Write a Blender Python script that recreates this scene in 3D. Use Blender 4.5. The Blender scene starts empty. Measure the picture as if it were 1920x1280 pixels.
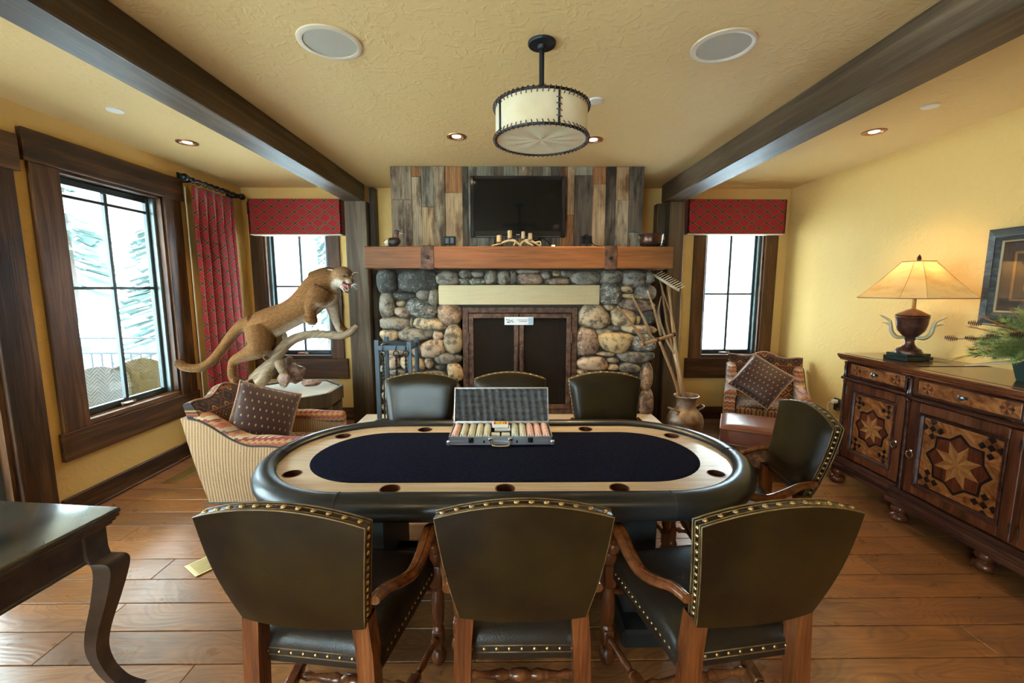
import bpy, bmesh, math, random
from mathutils import Vector, Matrix, Euler, noise as mnoise
from math import sin, cos, pi, radians as R
random.seed(7)
# ---------------------------------------------------------------- camera, sky, lights, exposure
SC = bpy.context.scene
COL = SC.collection
H_CAM = 1.6; F_PX = 800.0; PITCH = math.atan(100/800); YAW = math.atan(8/800)
cd = bpy.data.cameras.new('camera'); cam = bpy.data.objects.new('camera', cd); COL.objects.link(cam)
cd.sensor_width = 36; cd.lens = F_PX/1920*36; cd.clip_start = .05; cd.clip_end = 300
cam.location = (0, 0, H_CAM); cam.rotation_euler = (pi/2-PITCH, 0, -YAW)
SC.camera = cam
SC.view_settings.view_transform = 'Standard'; SC.view_settings.look = 'None'
SC.view_settings.gamma = 1; SC.view_settings.use_curve_mapping = False
SC.view_settings.exposure = 0.58
w = bpy.data.worlds.new('overcast_sky'); SC.world = w; w.use_nodes = True
bg = w.node_tree.nodes['Background']; bg.inputs[0].default_value = (.74, .91, 1, 1); bg.inputs[1].default_value = 24.0
WL, WR, YB, YF, HC = -3.06, 3.29, 5.10, -2.8, 2.743
def portal(loc, rot, sx, sy):
    l = bpy.data.lights.new('sky_portal', 'AREA'); l.shape = 'RECTANGLE'; l.size = sx; l.size_y = sy
    l.cycles.is_portal = True
    o = bpy.data.objects.new('sky_portal', l); COL.objects.link(o); o.location = loc; o.rotation_euler = rot
portal((WL-.16, 3.48, 1.5), (0, -pi/2, 0), 1.8, .9)
portal((WL-.16, 1.75, 1.15), (0, -pi/2, 0), 2.3, 1.7)
portal((WL-.16, -1.2, 1.5), (0, -pi/2, 0), 1.8, 1.2)
portal((-2.35, YB+.16, 1.5), (-pi/2, 0, 0), .8, 1.4)
portal((2.60, YB+.16, 1.5), (-pi/2, 0, 0), .8, 1.4)
portal((-1.75, YF-.16, 1.45), (pi/2, 0, 0), 1.5, 2.1)
def spot(name, loc, energy, size=1.7, col=(1, .74, .42), blend=.8, r=.04, rot=(0, 0, 0)):
    l = bpy.data.lights.new(name, 'SPOT'); l.energy = energy; l.spot_size = size; l.spot_blend = blend; l.color = col; l.shadow_soft_size = r
    o = bpy.data.objects.new(name, l); COL.objects.link(o); o.location = loc; o.rotation_euler = rot
# ---------------------------------------------------------------- geometry helpers
def cray(px, py):
    v = Vector(((px-960)/F_PX, -(py-640)/F_PX, -1)); v.rotate(cam.rotation_euler); return v
def atY(px, py, Y): r = cray(px, py); t = Y/r.y; return Vector((r.x*t, Y, H_CAM+r.z*t))
def atX(px, py, X): r = cray(px, py); t = X/r.x; return Vector((X, r.y*t, H_CAM+r.z*t))
def atZ(px, py, Z): r = cray(px, py); t = (Z-H_CAM)/r.z; return Vector((r.x*t, r.y*t, Z))
def catmull(pts, n=6):
    pts = [tuple(p) for p in pts]
    if len(pts) < 3 or n < 2: return [list(p) for p in pts]
    out = []; P = [pts[0]]+pts+[pts[-1]]
    for i in range(1, len(P)-2):
        a, b, c, d = P[i-1], P[i], P[i+1], P[i+2]
        for k in range(n):
            t = k/n
            out.append([.5*((2*b[j])+(c[j]-a[j])*t+(2*a[j]-5*b[j]+4*c[j]-d[j])*t*t+(3*b[j]-a[j]-3*c[j]+d[j])*t**3) for j in range(len(b))])
    out.append(list(pts[-1])); return out
class B:
    def __init__(s): s.bm = bmesh.new()
    def box(s, x0, x1, y0, y1, z0, z1, bev=0, rot=None, seg=1):
        b = bmesh.new() if bev or rot else s.bm
        vs = [b.verts.new((x, y, z)) for x in (x0, x1) for y in (y0, y1) for z in (z0, z1)]
        for f in ((0,1,3,2),(4,6,7,5),(0,4,5,1),(2,3,7,6),(0,2,6,4),(1,5,7,3)): b.faces.new([vs[i] for i in f])
        if b is not s.bm:
            bmesh.ops.recalc_face_normals(b, faces=b.faces)
            if bev: bmesh.ops.bevel(b, geom=list(b.edges), offset=bev, segments=seg, affect='EDGES', profile=.5)
            if rot:
                c, e = rot; m = Matrix.Translation(c) @ Euler(e).to_matrix().to_4x4() @ Matrix.Translation(-Vector(c))
                b.transform(m)
            s.merge(b)
        return s
    def merge(s, b):
        mp = {v: s.bm.verts.new(v.co) for v in b.verts}
        for f in b.faces:
            try: s.bm.faces.new([mp[v] for v in f.verts])
            except ValueError: pass
        b.free()
    def cbox(s, c, d, bev=0, e=None, seg=1):
        return s.box(c[0]-d[0]/2, c[0]+d[0]/2, c[1]-d[1]/2, c[1]+d[1]/2, c[2]-d[2]/2, c[2]+d[2]/2, bev, (Vector(c), e) if e else None, seg)
    def tube(s, pts, r, seg=8, n=4, closed=False, sq=1.0, up=None, cap=True):
        """sweep; r scalar or list (interpolated); sq squashes along the second axis"""
        if not hasattr(r, '__len__'): r = [r]*len(pts)
        P = catmull([list(p)+[q] for p, q in zip(pts, r)], n) if n > 1 else [list(p)+[q] for p, q in zip(pts, r)]
        if closed: P = [list(p)+[q] for p, q in zip(pts, r)]
        rings = []; m = len(P); prev = None
        for i, p in enumerate(P):
            c = Vector(p[:3]); 
            a = Vector(P[(i-1) % m][:3]) if closed or i > 0 else c
            b = Vector(P[(i+1) % m][:3]) if closed or i < m-1 else c
            t = (b-a).normalized() if (b-a).length > 1e-9 else Vector((0, 0, 1))
            u = Vector(up) if up else (prev if prev is not None else (Vector((0, 0, 1)) if abs(t.z) < .9 else Vector((0, 1, 0))))
            u = (u - t*u.dot(t)); 
            if u.length < 1e-6: u = t.orthogonal()
            u.normalize(); v = t.cross(u); prev = u
            rings.append([s.bm.verts.new(c+(u*cos(2*pi*k/seg)*sq+v*sin(2*pi*k/seg))*p[3]) for k in range(seg)])
        for i in range(m if closed else m-1):
            A, C = rings[i], rings[(i+1) % m]
            for k in range(seg): s.bm.faces.new((A[k], A[(k+1) % seg], C[(k+1) % seg], C[k]))
        if cap and not closed: s.bm.faces.new(rings[0][::-1]); s.bm.faces.new(rings[-1])
        return s
    def bar(s, a, b, r, seg=8): return s.tube([a, b], r, seg, 1)
    def lathe(s, prof, c=(0, 0, 0), seg=16, sm=None, axis=None):
        """prof: [(r,z)...] about z, or about direction axis"""
        q = Vector((0, 0, 1)).rotation_difference(Vector(axis)) if axis else None
        rings = []
        for r, z in prof:
            ring = []
            for k in range(seg):
                v = Vector((r*cos(2*pi*k/seg), r*sin(2*pi*k/seg), z))
                if q: v.rotate(q)
                ring.append(s.bm.verts.new(v+Vector(c)))
            rings.append(ring)
        for A, C in zip(rings, rings[1:]):
            for k in range(seg): s.bm.faces.new((A[k], A[(k+1) % seg], C[(k+1) % seg], C[k]))
        s.bm.faces.new(rings[0][::-1]); s.bm.faces.new(rings[-1]); return s
    def turned(s, a, b, prof, seg=12):
        """lathe between points; prof (t,r)"""
        a = Vector(a); b = Vector(b); L = (b-a).length
        return s.lathe([(r, t*L) for t, r in prof], a, seg, axis=(b-a).normalized())
    def poly(s, pts, ext=None):
        vs = [s.bm.verts.new(p) for p in pts]; f = s.bm.faces.new(vs)
        if ext:
            ws = [s.bm.verts.new(Vector(p)+Vector(ext)) for p in pts]; s.bm.faces.new(ws[::-1]); n = len(vs)
            for i in range(n): s.bm.faces.new((vs[(i+1) % n], vs[i], ws[i], ws[(i+1) % n]))
        return s
    def grid(s, fn, nu, nv, cu=False, cv=False):
        g = [[s.bm.verts.new(fn(i/nu, j/nv)) for j in range(nv+(0 if cv else 1))] for i in range(nu+(0 if cu else 1))]
        for i in range(nu):
            for j in range(nv):
                i2 = (i+1) % len(g); j2 = (j+1) % len(g[0])
                s.bm.faces.new((g[i][j], g[i2][j], g[i2][j2], g[i][j2]))
        return s
    def ball(s, c, r, sub=2, sc=(1, 1, 1), e=None):
        m = Matrix.Translation(c) @ (Euler(e).to_matrix().to_4x4() if e else Matrix()) @ Matrix.Diagonal((r*sc[0], r*sc[1], r*sc[2], 1))
        bmesh.ops.create_icosphere(s.bm, subdivisions=sub, radius=1, matrix=m); return s
    def mesh(s, name, inv=None):
        bmesh.ops.recalc_face_normals(s.bm, faces=s.bm.faces)
        if inv: s.bm.transform(inv)
        me = bpy.data.meshes.new(name); s.bm.to_mesh(me); s.bm.free(); return me
    def build(s, name, mat, parent=None, smooth=False, label=None, kind=None, world=True):
        inv = None
        if parent is not None and world: inv = wmat(parent).inverted()
        me = s.mesh(name, inv); o = bpy.data.objects.new(name, me); COL.objects.link(o)
        for m in (mat if isinstance(mat, (list, tuple)) else [mat]): me.materials.append(m)
        if smooth:
            me.shade_smooth()
            if smooth is not True: me.set_sharp_from_angle(angle=R(smooth))
        if parent is not None: o.parent = parent
        if label: o['label'] = label
        if kind: o['kind'] = kind
        return o
def wmat(o):
    m = Matrix.LocRotScale(o.location, o.rotation_euler, o.scale)
    return wmat(o.parent) @ m if o.parent else m
def tag(o, label=None, cat=None, group=None, kind=None):
    for k, v in (('label', label), ('category', cat), ('group', group), ('kind', kind)):
        if v: o[k] = v
    return o
def thing(name, label, cat, loc=(0, 0, 0), rz=0, group=None, kind=None):
    o = bpy.data.objects.new(name, None); COL.objects.link(o); o.empty_display_size = .1
    o.location = loc; o.rotation_euler = (0, 0, rz); return tag(o, label, cat, group, kind)
def struct(name, loc=(0, 0, 0), rz=0):
    return thing(name, None, None, loc, rz, None, 'structure')
def children(o): return [c for c in ALLOBJ() if c.parent == o]
def ALLOBJ(): return list(bpy.data.objects)
def copytree(o, parent=None):
    c = o.copy(); COL.objects.link(c); c.parent = parent
    for ch in children(o): copytree(ch, c)
    return c
def dup(o, loc, rz, label, group=None):
    c = copytree(o); c.location = loc; c.rotation_euler = (0, 0, rz); c['label'] = label
    if group: c['group'] = group
    return c
def nails(b, pts, nrm, r=.006):
    """domed nail heads at points"""
    for p in pts:
        n = Vector(nrm).normalized(); b.lathe([(r, 0), (r*.95, r*.25), (r*.6, r*.6), (r*.1, r*.75)], p, 6, axis=n)
    return b
def sample(pts, step):
    out = []; acc = 0; pts = [Vector(p) for p in pts]; out.append(pts[0].copy())
    for a, b in zip(pts, pts[1:]):
        L = (b-a).length; d = step-acc
        while d <= L: out.append(a.lerp(b, d/L)); d += step
        acc = (acc+L) % step
    return out
# ---------------------------------------------------------------- node material helpers
class V:
    def __init__(s, g, o): s.g = g; s.o = o
    def __add__(s, b): return s.g.m('ADD', s, b)
    def __radd__(s, b): return s.g.m('ADD', s, b)
    def __sub__(s, b): return s.g.m('SUBTRACT', s, b)
    def __rsub__(s, b): return s.g.m('SUBTRACT', b, s)
    def __mul__(s, b): return s.g.m('MULTIPLY', s, b)
    def __rmul__(s, b): return s.g.m('MULTIPLY', s, b)
    def __truediv__(s, b): return s.g.m('DIVIDE', s, b)
    def __gt__(s, b): return s.g.m('GREATER_THAN', s, b)
    def __lt__(s, b): return s.g.m('LESS_THAN', s, b)
    def abs(s): return s.g.m('ABSOLUTE', s)
    def frac(s): return s.g.m('FRACT', s)
    def floor(s): return s.g.m('FLOOR', s)
    def tri(s): return ((s.frac()-.5).abs())*2      # 1 at integers, 0 between
class Mat:
    def __init__(g, name, col=(.5, .5, .5), rough=.5, metal=0, spec=.5, coat=0, sheen=0):
        g.mat = bpy.data.materials.new(name); g.mat.use_nodes = True; g.nt = g.mat.node_tree
        g.p = g.nt.nodes['Principled BSDF']; g.out = g.nt.nodes['Material Output']
        g.p.inputs['Base Color'].default_value = (*col, 1); g.p.inputs['Roughness'].default_value = rough
        g.p.inputs['Metallic'].default_value = metal; g.p.inputs['Specular IOR Level'].default_value = spec
        g.p.inputs['Coat Weight'].default_value = coat; g.p.inputs['Coat Roughness'].default_value = .12
        g.p.inputs['Sheen Weight'].default_value = sheen
    def n(g, t, **k):
        nd = g.nt.nodes.new(t)
        for a, v in k.items(): setattr(nd, a, v)
        return nd
    def put(g, sock, v):
        if isinstance(v, V): g.nt.links.new(v.o, sock)
        elif isinstance(v, (tuple, list)): sock.default_value = tuple(v)+((1,) if len(v) == 3 and len(sock.default_value) == 4 else ())
        else: sock.default_value = v
    def m(g, op, a, b=None):
        nd = g.n('ShaderNodeMath', operation=op); g.put(nd.inputs[0], a)
        if b is not None: g.put(nd.inputs[1], b)
        return V(g, nd.outputs[0])
    def co(g, which='Object', scale=(1, 1, 1), rnd=0, rot=(0, 0, 0)):
        tc = g.n('ShaderNodeTexCoord'); mp = g.n('ShaderNodeMapping'); g.nt.links.new(tc.outputs[which], mp.inputs['Vector'])
        if any(rot):
            m0 = g.n('ShaderNodeMapping'); m0.inputs['Rotation'].default_value = rot
            g.nt.links.new(tc.outputs[which], m0.inputs['Vector']); g.nt.links.new(m0.outputs[0], mp.inputs['Vector'])
        mp.inputs['Scale'].default_value = scale
        if rnd:
            r = g.rnd(); c = g.n('ShaderNodeCombineXYZ')
            for i, k in enumerate((1., 2.3, 1.7)): g.put(c.inputs[i], r*(rnd*k))
            g.nt.links.new(c.outputs[0], mp.inputs['Location'])
        return V(g, mp.outputs[0])
    def rnd(g): return V(g, g.n('ShaderNodeObjectInfo').outputs['Random'])
    def sep(g, v):
        s = g.n('ShaderNodeSeparateXYZ'); g.put(s.inputs[0], v); return [V(g, o) for o in s.outputs]
    def comb(g, x, y, z=0.):
        s = g.n('ShaderNodeCombineXYZ'); [g.put(s.inputs[i], q) for i, q in enumerate((x, y, z))]; return V(g, s.outputs[0])
    def noise(g, v, scale=5, det=4, rough=.55, dist=0):
        nd = g.n('ShaderNodeTexNoise'); g.put(nd.inputs['Vector'], v)
        for k, q in (('Scale', scale), ('Detail', det), ('Roughness', rough), ('Distortion', dist)): nd.inputs[k].default_value = q
        return V(g, nd.outputs['Fac'])
    def vor(g, v, scale=5, feat='F1', out='Distance'):
        nd = g.n('ShaderNodeTexVoronoi', feature=feat); g.put(nd.inputs['Vector'], v); nd.inputs['Scale'].default_value = scale
        return V(g, nd.outputs[out])
    def wave(g, v, scale=5, dist=3, det=2, ds=1, dirn='Y', typ='BANDS'):
        nd = g.n('ShaderNodeTexWave', wave_type=typ); g.put(nd.inputs['Vector'], v)
        if typ == 'BANDS': nd.bands_direction = dirn
        else: nd.rings_direction = dirn
        for k, q in (('Scale', scale), ('Distortion', dist), ('Detail', det), ('Detail Scale', ds)): nd.inputs[k].default_value = q
        return V(g, nd.outputs['Fac'])
    def ramp(g, f, stops, const=False):
        nd = g.n('ShaderNodeValToRGB'); g.put(nd.inputs[0], f); cr = nd.color_ramp
        if const: cr.interpolation = 'CONSTANT'
        while len(cr.elements) < len(stops): cr.elements.new(.5)
        for e, (p, c) in zip(cr.elements, stops): e.position = p; e.color = (*c, 1)
        return V(g, nd.outputs[0])
    def mix(g, f, a, b, mode='MIX'):
        nd = g.n('ShaderNodeMix', data_type='RGBA', blend_type=mode); g.put(nd.inputs[0], f); g.put(nd.inputs[6], a); g.put(nd.inputs[7], b)
        return V(g, nd.outputs[2])
    def col(g, v): g.put(g.p.inputs['Base Color'], v); return g
    def rough(g, v): g.put(g.p.inputs['Roughness'], v); return g
    def bump(g, h, s=.3, d=.01):
        nd = g.n('ShaderNodeBump'); g.put(nd.inputs['Height'], h); nd.inputs['Strength'].default_value = s; nd.inputs['Distance'].default_value = d
        g.nt.links.new(nd.outputs[0], g.p.inputs['Normal']); return g
def simple(name, col, rough=.5, metal=0, **k):
    bs = k.pop('bump', None); g = Mat(name, col, rough, metal, **k)
    if bs: g.bump(g.noise(g.co(), bs[0], 3), bs[1], .003)
    return g.mat
def wood(name, c0, c1, c2, axis=0, rough=.55, sc=1., knots=.0, rnd=7., spec=.4, coat=0, bs=.35, var=.35):
    g = Mat(name, c1, rough, spec=spec*.6, coat=coat)
    s = [14*sc]*3; s[axis] = .9*sc; v = g.co(scale=tuple(s), rnd=rnd)
    f = g.noise(v, 1.3, 8, .62, .6)
    s2 = [2.6*sc]*3; s2[axis] = 1.2*sc; big = g.noise(g.co(scale=tuple(s2), rnd=rnd*.7), 1, 3)
    c = g.ramp(f, [(.28, c0), (.5, c1), (.74, c2)])
    c = g.mix((big-.42)*2.2, c, c0) if knots else c
    r = g.rnd(); c = g.mix(var, c, g.ramp(r, [(0, c0), (.5, c1), (1, c2)]), 'MIX')
    fine = [160*sc]*3; fine[axis] = 5*sc; ff = g.noise(g.co(scale=tuple(fine)), 1, 2)
    c = g.mix(.35, c, g.ramp(ff, [(.3, (.25, .25, .25)), (.65, (1.2, 1.2, 1.2))]), 'MULTIPLY')
    g.col(c); g.bump(f*.7+ff*.5, bs, .004); return g.mat
# ---------------------------------------------------------------- materials
def plaster(name, c, c2):
    g = Mat(name, c, .72, spec=.25); v = g.co()
    g.col(g.mix(g.noise(v, 1.2, 3), c, c2))
    a = g.noise(v, 26, 4, .5, 1.6); b = g.m('MULTIPLY', (g.noise(v, 11, 3, .5, 2.2)-.5)*5, 1)
    a = g.m('MINIMUM', g.m('MAXIMUM', b, 0.), 1.)*.7+a*.25
    g.bump(a, .35, .006); return g.mat
M_wall = plaster('ochre_plaster', (.71, .445, .14), (.75, .485, .165))
M_ceil = plaster('ochre_ceiling_plaster', (.75, .53, .235), (.79, .56, .26))
M_trim = wood('stained_rustic_wood', (.012, .005, .003), (.085, .035, .013), (.30, .135, .050), 2, .42, .9, knots=1, bs=.5)
M_trimx = wood('stained_rustic_wood_across', (.012, .005, .003), (.085, .035, .013), (.30, .135, .050), 0, .42, .9, knots=1, bs=.5)
M_trimy = wood('stained_rustic_wood_along', (.012, .005, .003), (.085, .035, .013), (.30, .135, .050), 1, .42, .9, knots=1, bs=.5)
M_beam = wood('smoked_beam_wood', (.045, .028, .016), (.125, .082, .046), (.27, .19, .115), 1, .5, .55, knots=1, bs=.6, var=.2)
M_post = wood('smoked_post_wood', (.045, .028, .016), (.125, .082, .046), (.27, .19, .115), 2, .5, .6, knots=1, bs=.6, var=.2)
M_mantel = wood('fir_mantel_wood', (.10, .036, .012), (.20, .075, .024), (.28, .115, .040), 0, .45, .8, bs=.3, var=.1)
def oak_floor():
    g = Mat('hand_scraped_oak', (.3, .15, .07), .3, spec=.5); v = g.co(rnd=9)
    x, y, z = g.sep(v)
    d = g.noise(g.comb(x*1.1, y*3.2, z), 1.5, 1.5, .4)
    rings = ((y*9+d*15+x*.3).frac()-.5).abs()*2
    f = g.noise(g.comb(x*2.2, y*46, z), 1.6, 6, .6)
    c = g.ramp(rings*.25+f*.75, [(.28, (.095, .032, .009)), (.5, (.28, .105, .030)), (.72, (.49, .205, .062))])
    c = g.mix(.55, c, g.ramp(g.rnd(), [(0, (.18, .08, .032)), (.35, (.38, .155, .046)), (.65, (.26, .115, .048)), (1, (.46, .20, .064))]))
    c = g.mix(g.ramp(rings, [(.55, (0, 0, 0)), (1, (.55, .55, .55))]), c, (.075, .032, .014)); blot = g.noise(g.comb(x*1.2, y*3, z), 1.5, 3); c = g.mix(g.ramp(blot, [(.45, (0, 0, 0)), (.75, (.7, .7, .7))]), c, (.10, .055, .032))
    g.col(c); g.rough(g.noise(v, 6, 3)*.22+.2); g.bump(g.noise(g.comb(x*1.5, y*11, z), 1.5, 4)*1.2+f*.3+rings*.2, .35, .004); return g.mat
M_floor = oak_floor()
M_sub = simple('dark_subfloor', (.02, .012, .008), .9)
M_white = simple('white_enamel', (.85, .84, .80), .4)
M_alu = simple('window_aluminium', (.10, .13, .13), .35, .3)
M_sash = simple('dark_bronze_sash', (.035, .045, .045), .3, .2)
def glass(name, tint=(1, 1, 1), refl=.08):
    g = Mat(name); t = g.n('ShaderNodeBsdfTransparent'); t.inputs[0].default_value = (*tint, 1)
    s = g.n('ShaderNodeBsdfGlossy'); s.inputs['Roughness'].default_value = .02; s.inputs[0].default_value = (1, 1, 1, 1)
    mx = g.n('ShaderNodeMixShader'); mx.inputs[0].default_value = refl
    g.nt.links.new(t.outputs[0], mx.inputs[1]); g.nt.links.new(s.outputs[0], mx.inputs[2]); g.nt.links.new(mx.outputs[0], g.out.inputs[0]); return g.mat
M_glass = glass('window_glass', (.93, .97, .96))
M_iron = simple('blackened_iron', (.028, .032, .035), .42, .7, bump=(90, .25))
M_rust = Mat('rusted_steel', (.09, .05, .035), .6, .5)
_v = M_rust.co(); M_rust.col(M_rust.ramp(M_rust.noise(_v, 22, 6), [(.3, (.035, .02, .015)), (.5, (.10, .05, .032)), (.75, (.20, .105, .065))])).bump(M_rust.noise(_v, 60, 4), .4, .004); M_rust = M_rust.mat
M_black = simple('black_plastic', (.012, .012, .013), .25)
M_matblack = simple('matt_black_paint', (.012, .012, .012), .6)
M_chrome = simple('polished_chrome', (.8, .8, .8), .12, 1)
M_brass = simple('aged_brass', (.42, .30, .12), .3, 1)
M_brassdull = simple('brass_register', (.40, .27, .09), .4, .8)
# ---------------------------------------------------------------- room shell
def wall_with_holes(name, u0, u1, holes, place, rz, mat, thick=.16, z1=HC):
    """local x along the wall, local y outward; inner face at y=0; holes (ua,ub,za,zb)"""
    us = sorted({u0, u1, *[h[0] for h in holes], *[h[1] for h in holes]}); b = B()
    for a, c in zip(us, us[1:]):
        hs = sorted([h for h in holes if h[0] <= a+1e-6 and h[1] >= c-1e-6], key=lambda h: h[2]); z = 0
        for h in hs:
            if h[2] > z+1e-6: b.box(a, c, 0, thick, z, h[2])
            z = h[3]
        if z < z1: b.box(a, c, 0, thick, z, z1)
    o = b.build(name, mat, kind='structure'); o.location = place; o.rotation_euler = (0, 0, rz); return o
W_L = (3.04, 3.93, .63, 2.40)      # left window opening (Y range, Z range)
D_L = (.95, 2.56, .02, 2.32)       # left glass door
W_2 = (-2.84, -2.10, .78, 2.44)
W_3 = (2.33, 3.03, .78, 2.44)
wall_with_holes('wall_left', YF, YB+.16, [W_L, D_L, (-1.8, -.6, .7, 2.4)], (WL, 0, 0), pi/2, M_wall)
wall_with_holes('wall_back', WL, WR, [W_2, W_3], (0, YB, 0), 0, M_wall)
wall_with_holes('wall_right', -YB-.16, -YF, [], (WR, 0, 0), -pi/2, M_wall)
wall_with_holes('wall_front', WL, WR, [(-1.9, 2.5, .5, 2.5)], (0, YF, 0), pi, M_wall) if False else None
o = wall_with_holes('wall_front', -WR, -WL, [(1.0, 2.5, .4, 2.5)], (0, YF, 0), pi, M_wall)
B().box(WL-.16, WR+.16, YF-.16, YB+.16, HC, HC+.12).build('ceiling', M_ceil, kind='structure')
floor = struct('floor')
B().box(WL-.16, WR+.16, YF-.16, YB+.16, -.08, -.012).build('subfloor', M_sub, floor)
PL = {}
for Lk in (.7, 1.1, 1.5, 1.9, 2.3):
    PL[Lk] = B().box(.0012, Lk-.0012, .0025, .1785, -.014, 0, .0022, seg=2).mesh('floor_plank'); PL[Lk].materials.append(M_floor)
rr = random.Random(3); y = YB-.181; npl = 0
while y > -.9:
    x = WL-.1-rr.random()*1.2
    while x < WR:
        k = rr.choice(list(PL)); o = bpy.data.objects.new('plank', PL[k]); COL.objects.link(o); o.parent = floor
        o.location = (x, y, -.001-rr.random()*.0012); x += k; npl += 1
        if x < WL: bpy.data.objects.remove(o); npl -= 1
    y -= .181
fb = B(); yy = y
while yy > YF-.1:
    for i in range(4): fb.box(WL+i*1.6+.001, WL+(i+1)*1.6-.001, yy+.002, yy+.179, -.014, -.001)
    yy -= .181
fb.build('rear_planks', M_floor, floor, kind='stuff')
# baseboards
def base(name, a, b_, ax, m):
    q = B()
    if ax == 'y': q.box(a[0], a[0]+a[2], a[1], b_, 0, .155, .004).box(a[0], a[0]+a[2]*1.25, a[1], b_, 0, .02, .003)
    else: q.box(a[0], b_, a[1]-.022, a[1], 0, .155, .004)
    q.build(name, m, kind='structure')
base('baseboard_left', (WL, 2.79, .024), YB, 'y', M_trimy)
base('baseboard_right', (WR, YF, -.024), YB, 'y', M_trimy)
base('baseboard_back', (WL, YB), -1.8, 'x', M_trimx); base('baseboard_back.001', (1.98, YB), WR, 'x', M_trimx)
# windows --------------------------------------------------------
def window(name, u0, u1, z0, z1, place, rz, cw=.19, head=(.2, .06), apron=(.2, .1), muntz=(), muntx=1, latch=True, screen=0, lip=True):
    t = struct(name, place, rz); e = .028
    mx = M_trimx if rz == 0 else M_trimy
    def P(b, n, m, **k): return b.build(n, m, t, world=False, **k)
    P(B().box(u0-cw, u0, -e, 0, z0-.02, z1, .004), 'casing', M_trim); P(B().box(u1, u1+cw, -e, 0, z0-.02, z1, .004), 'casing', M_trim)
    hx = wood_local
    P(B().box(u0-cw-head[1], u1+cw+head[1], -e-.012, 0, z1, z1+head[0], .005), 'head_casing', hx)
    P(B().box(u0-cw-apron[1], u1+cw+apron[1], -e-.006, 0, z0-.02-apron[0], z0-.02, .005), 'apron', hx)
    D = .15
    P(B().box(u0, u0+.02, -.003, D, z0, z1), 'jamb', M_trim); P(B().box(u1-.02, u1, -.003, D, z0, z1), 'jamb', M_trim)
    P(B().box(u0, u1, -.003, D, z1-.02, z1), 'head_jamb', hx); P(B().box(u0, u1, -.012, D, z0-.02, z0+.02, .004), 'sill', hx)
    f = .05; y0 = .085; y1 = .125
    b = B(); b.box(u0+.02, u0+.02+f, y0, y1, z0+.02, z1-.02, .006).box(u1-.02-f, u1-.02, y0, y1, z0+.02, z1-.02, .006)
    b.box(u0+.02+f, u1-.02-f, y0, y1, z0+.02, z0+.02+f, .006).box(u0+.02+f, u1-.02-f, y0, y1, z1-.02-f, z1-.02, .006); P(b, 'sash', M_sash)
    for q in (u0+.02, u1-.045): P(B().box(q, q+.025, .045, y0, z0+.02, z1-.02, .004), 'stop', M_alu)
    P(B().box(u0+.07, u1-.07, .102, .107, z0+.07, z1-.07), 'pane', M_glass)
    for i in range(muntx):
        c = u0+(u1-u0)*(i+1)/(muntx+1); P(B().box(c-.014, c+.014, .088, .12, z0+.07, z1-.07, .004), 'muntin', M_sash)
    for z in muntz: P(B().box(u0+.07, u1-.07, .09, .118, z-.011, z+.011, .003), 'muntin', M_sash)
    if latch:
        c = (u0+u1)/2-.02; P(B().box(c-.07, c+.07, .06, .086, z0+.022, z0+.05, .006).box(c-.05, c+.02, .045, .07, z0+.03, z0+.044, .004), 'crank', M_chrome)
    return t
wood_local = wood('stained_rustic_wood_horizontal', (.012, .005, .003), (.085, .035, .013), (.30, .135, .050), 0, .42, .9, knots=1, bs=.5)
window('window_1', *W_L, (WL, 0, 0), pi/2, cw=.19, head=(.2, .03), apron=(.2, .02), muntz=(1.60, 2.25))
window('window_2', *W_2, (0, YB, 0), 0, cw=.145, head=(.14, .0), apron=(.245, .04), muntz=(1.62,))
window('window_3', *W_3, (0, YB, 0), 0, cw=.145, head=(.14, .0), apron=(.245, .04), muntz=(1.53,))
# glass door at the left edge
d = struct('door_1', (WL, 0, 0), pi/2)
def PD(b, n, m, **k): return b.build(n, m, d, world=False, **k)
u0, u1, z0, z1 = D_L
PD(B().box(u1, u1+.20, -.03, 0, 0, z1, .004), 'casing', M_trim); PD(B().box(u0-.2, u0, -.03, 0, 0, z1, .004), 'casing', M_trim)
PD(B().box(u0-.26, u1+.235, -.042, 0, z1, z1+.22, .005), 'head_casing', wood_local)
PD(B().box(u1-.03, u1, -.003, .15, 0, z1), 'jamb', M_trim); PD(B().box(u0, u0+.03, -.003, .15, 0, z1), 'jamb', M_trim)
PD(B().box(u1-.06, u1-.03, .05, .09, 0, z1), 'stop', M_alu)
PD(B().box(u0, u1, -.003, .15, z1-.03, z1), 'head_jamb', wood_local)
um = (u0+u1)/2
for a, c in ((u0+.03, um), (um, u1-.03)):
    b = B(); b.box(a, a+.11, .07, .115, .02, z1-.03, .005).box(c-.11, c, .07, .115, .02, z1-.03, .005).box(a+.11, c-.11, .07, .115, .02, .26, .005).box(a+.11, c-.11, .07, .115, z1-.15, z1-.03, .005)
    PD(b, 'door_leaf', M_trim); PD(B().box(a+.11, c-.11, .09, .095, .26, z1-.15), 'pane', M_glass)
PD(B().lathe([(.028, 0), (.028, .012), (.012, .018), (.012, .05)], (um+.05, .07, 1.0), 12, axis=(0, -1, 0)).tube([(um+.05, .025, 1.0), (um+.16, .025, 1.0)], .009), 'door_handle', M_iron, smooth=40)
for nm, pl, rz, (a, c, z0, z1) in (('window_fill_side', (WL, 0, 0), pi/2, (-1.8, -.6, .7, 2.4)),):  # unseen window, added as a guess and sized for its fill light
    window(nm, a, c, z0, z1, pl, rz, muntz=(1.6,), muntx=2)
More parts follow.
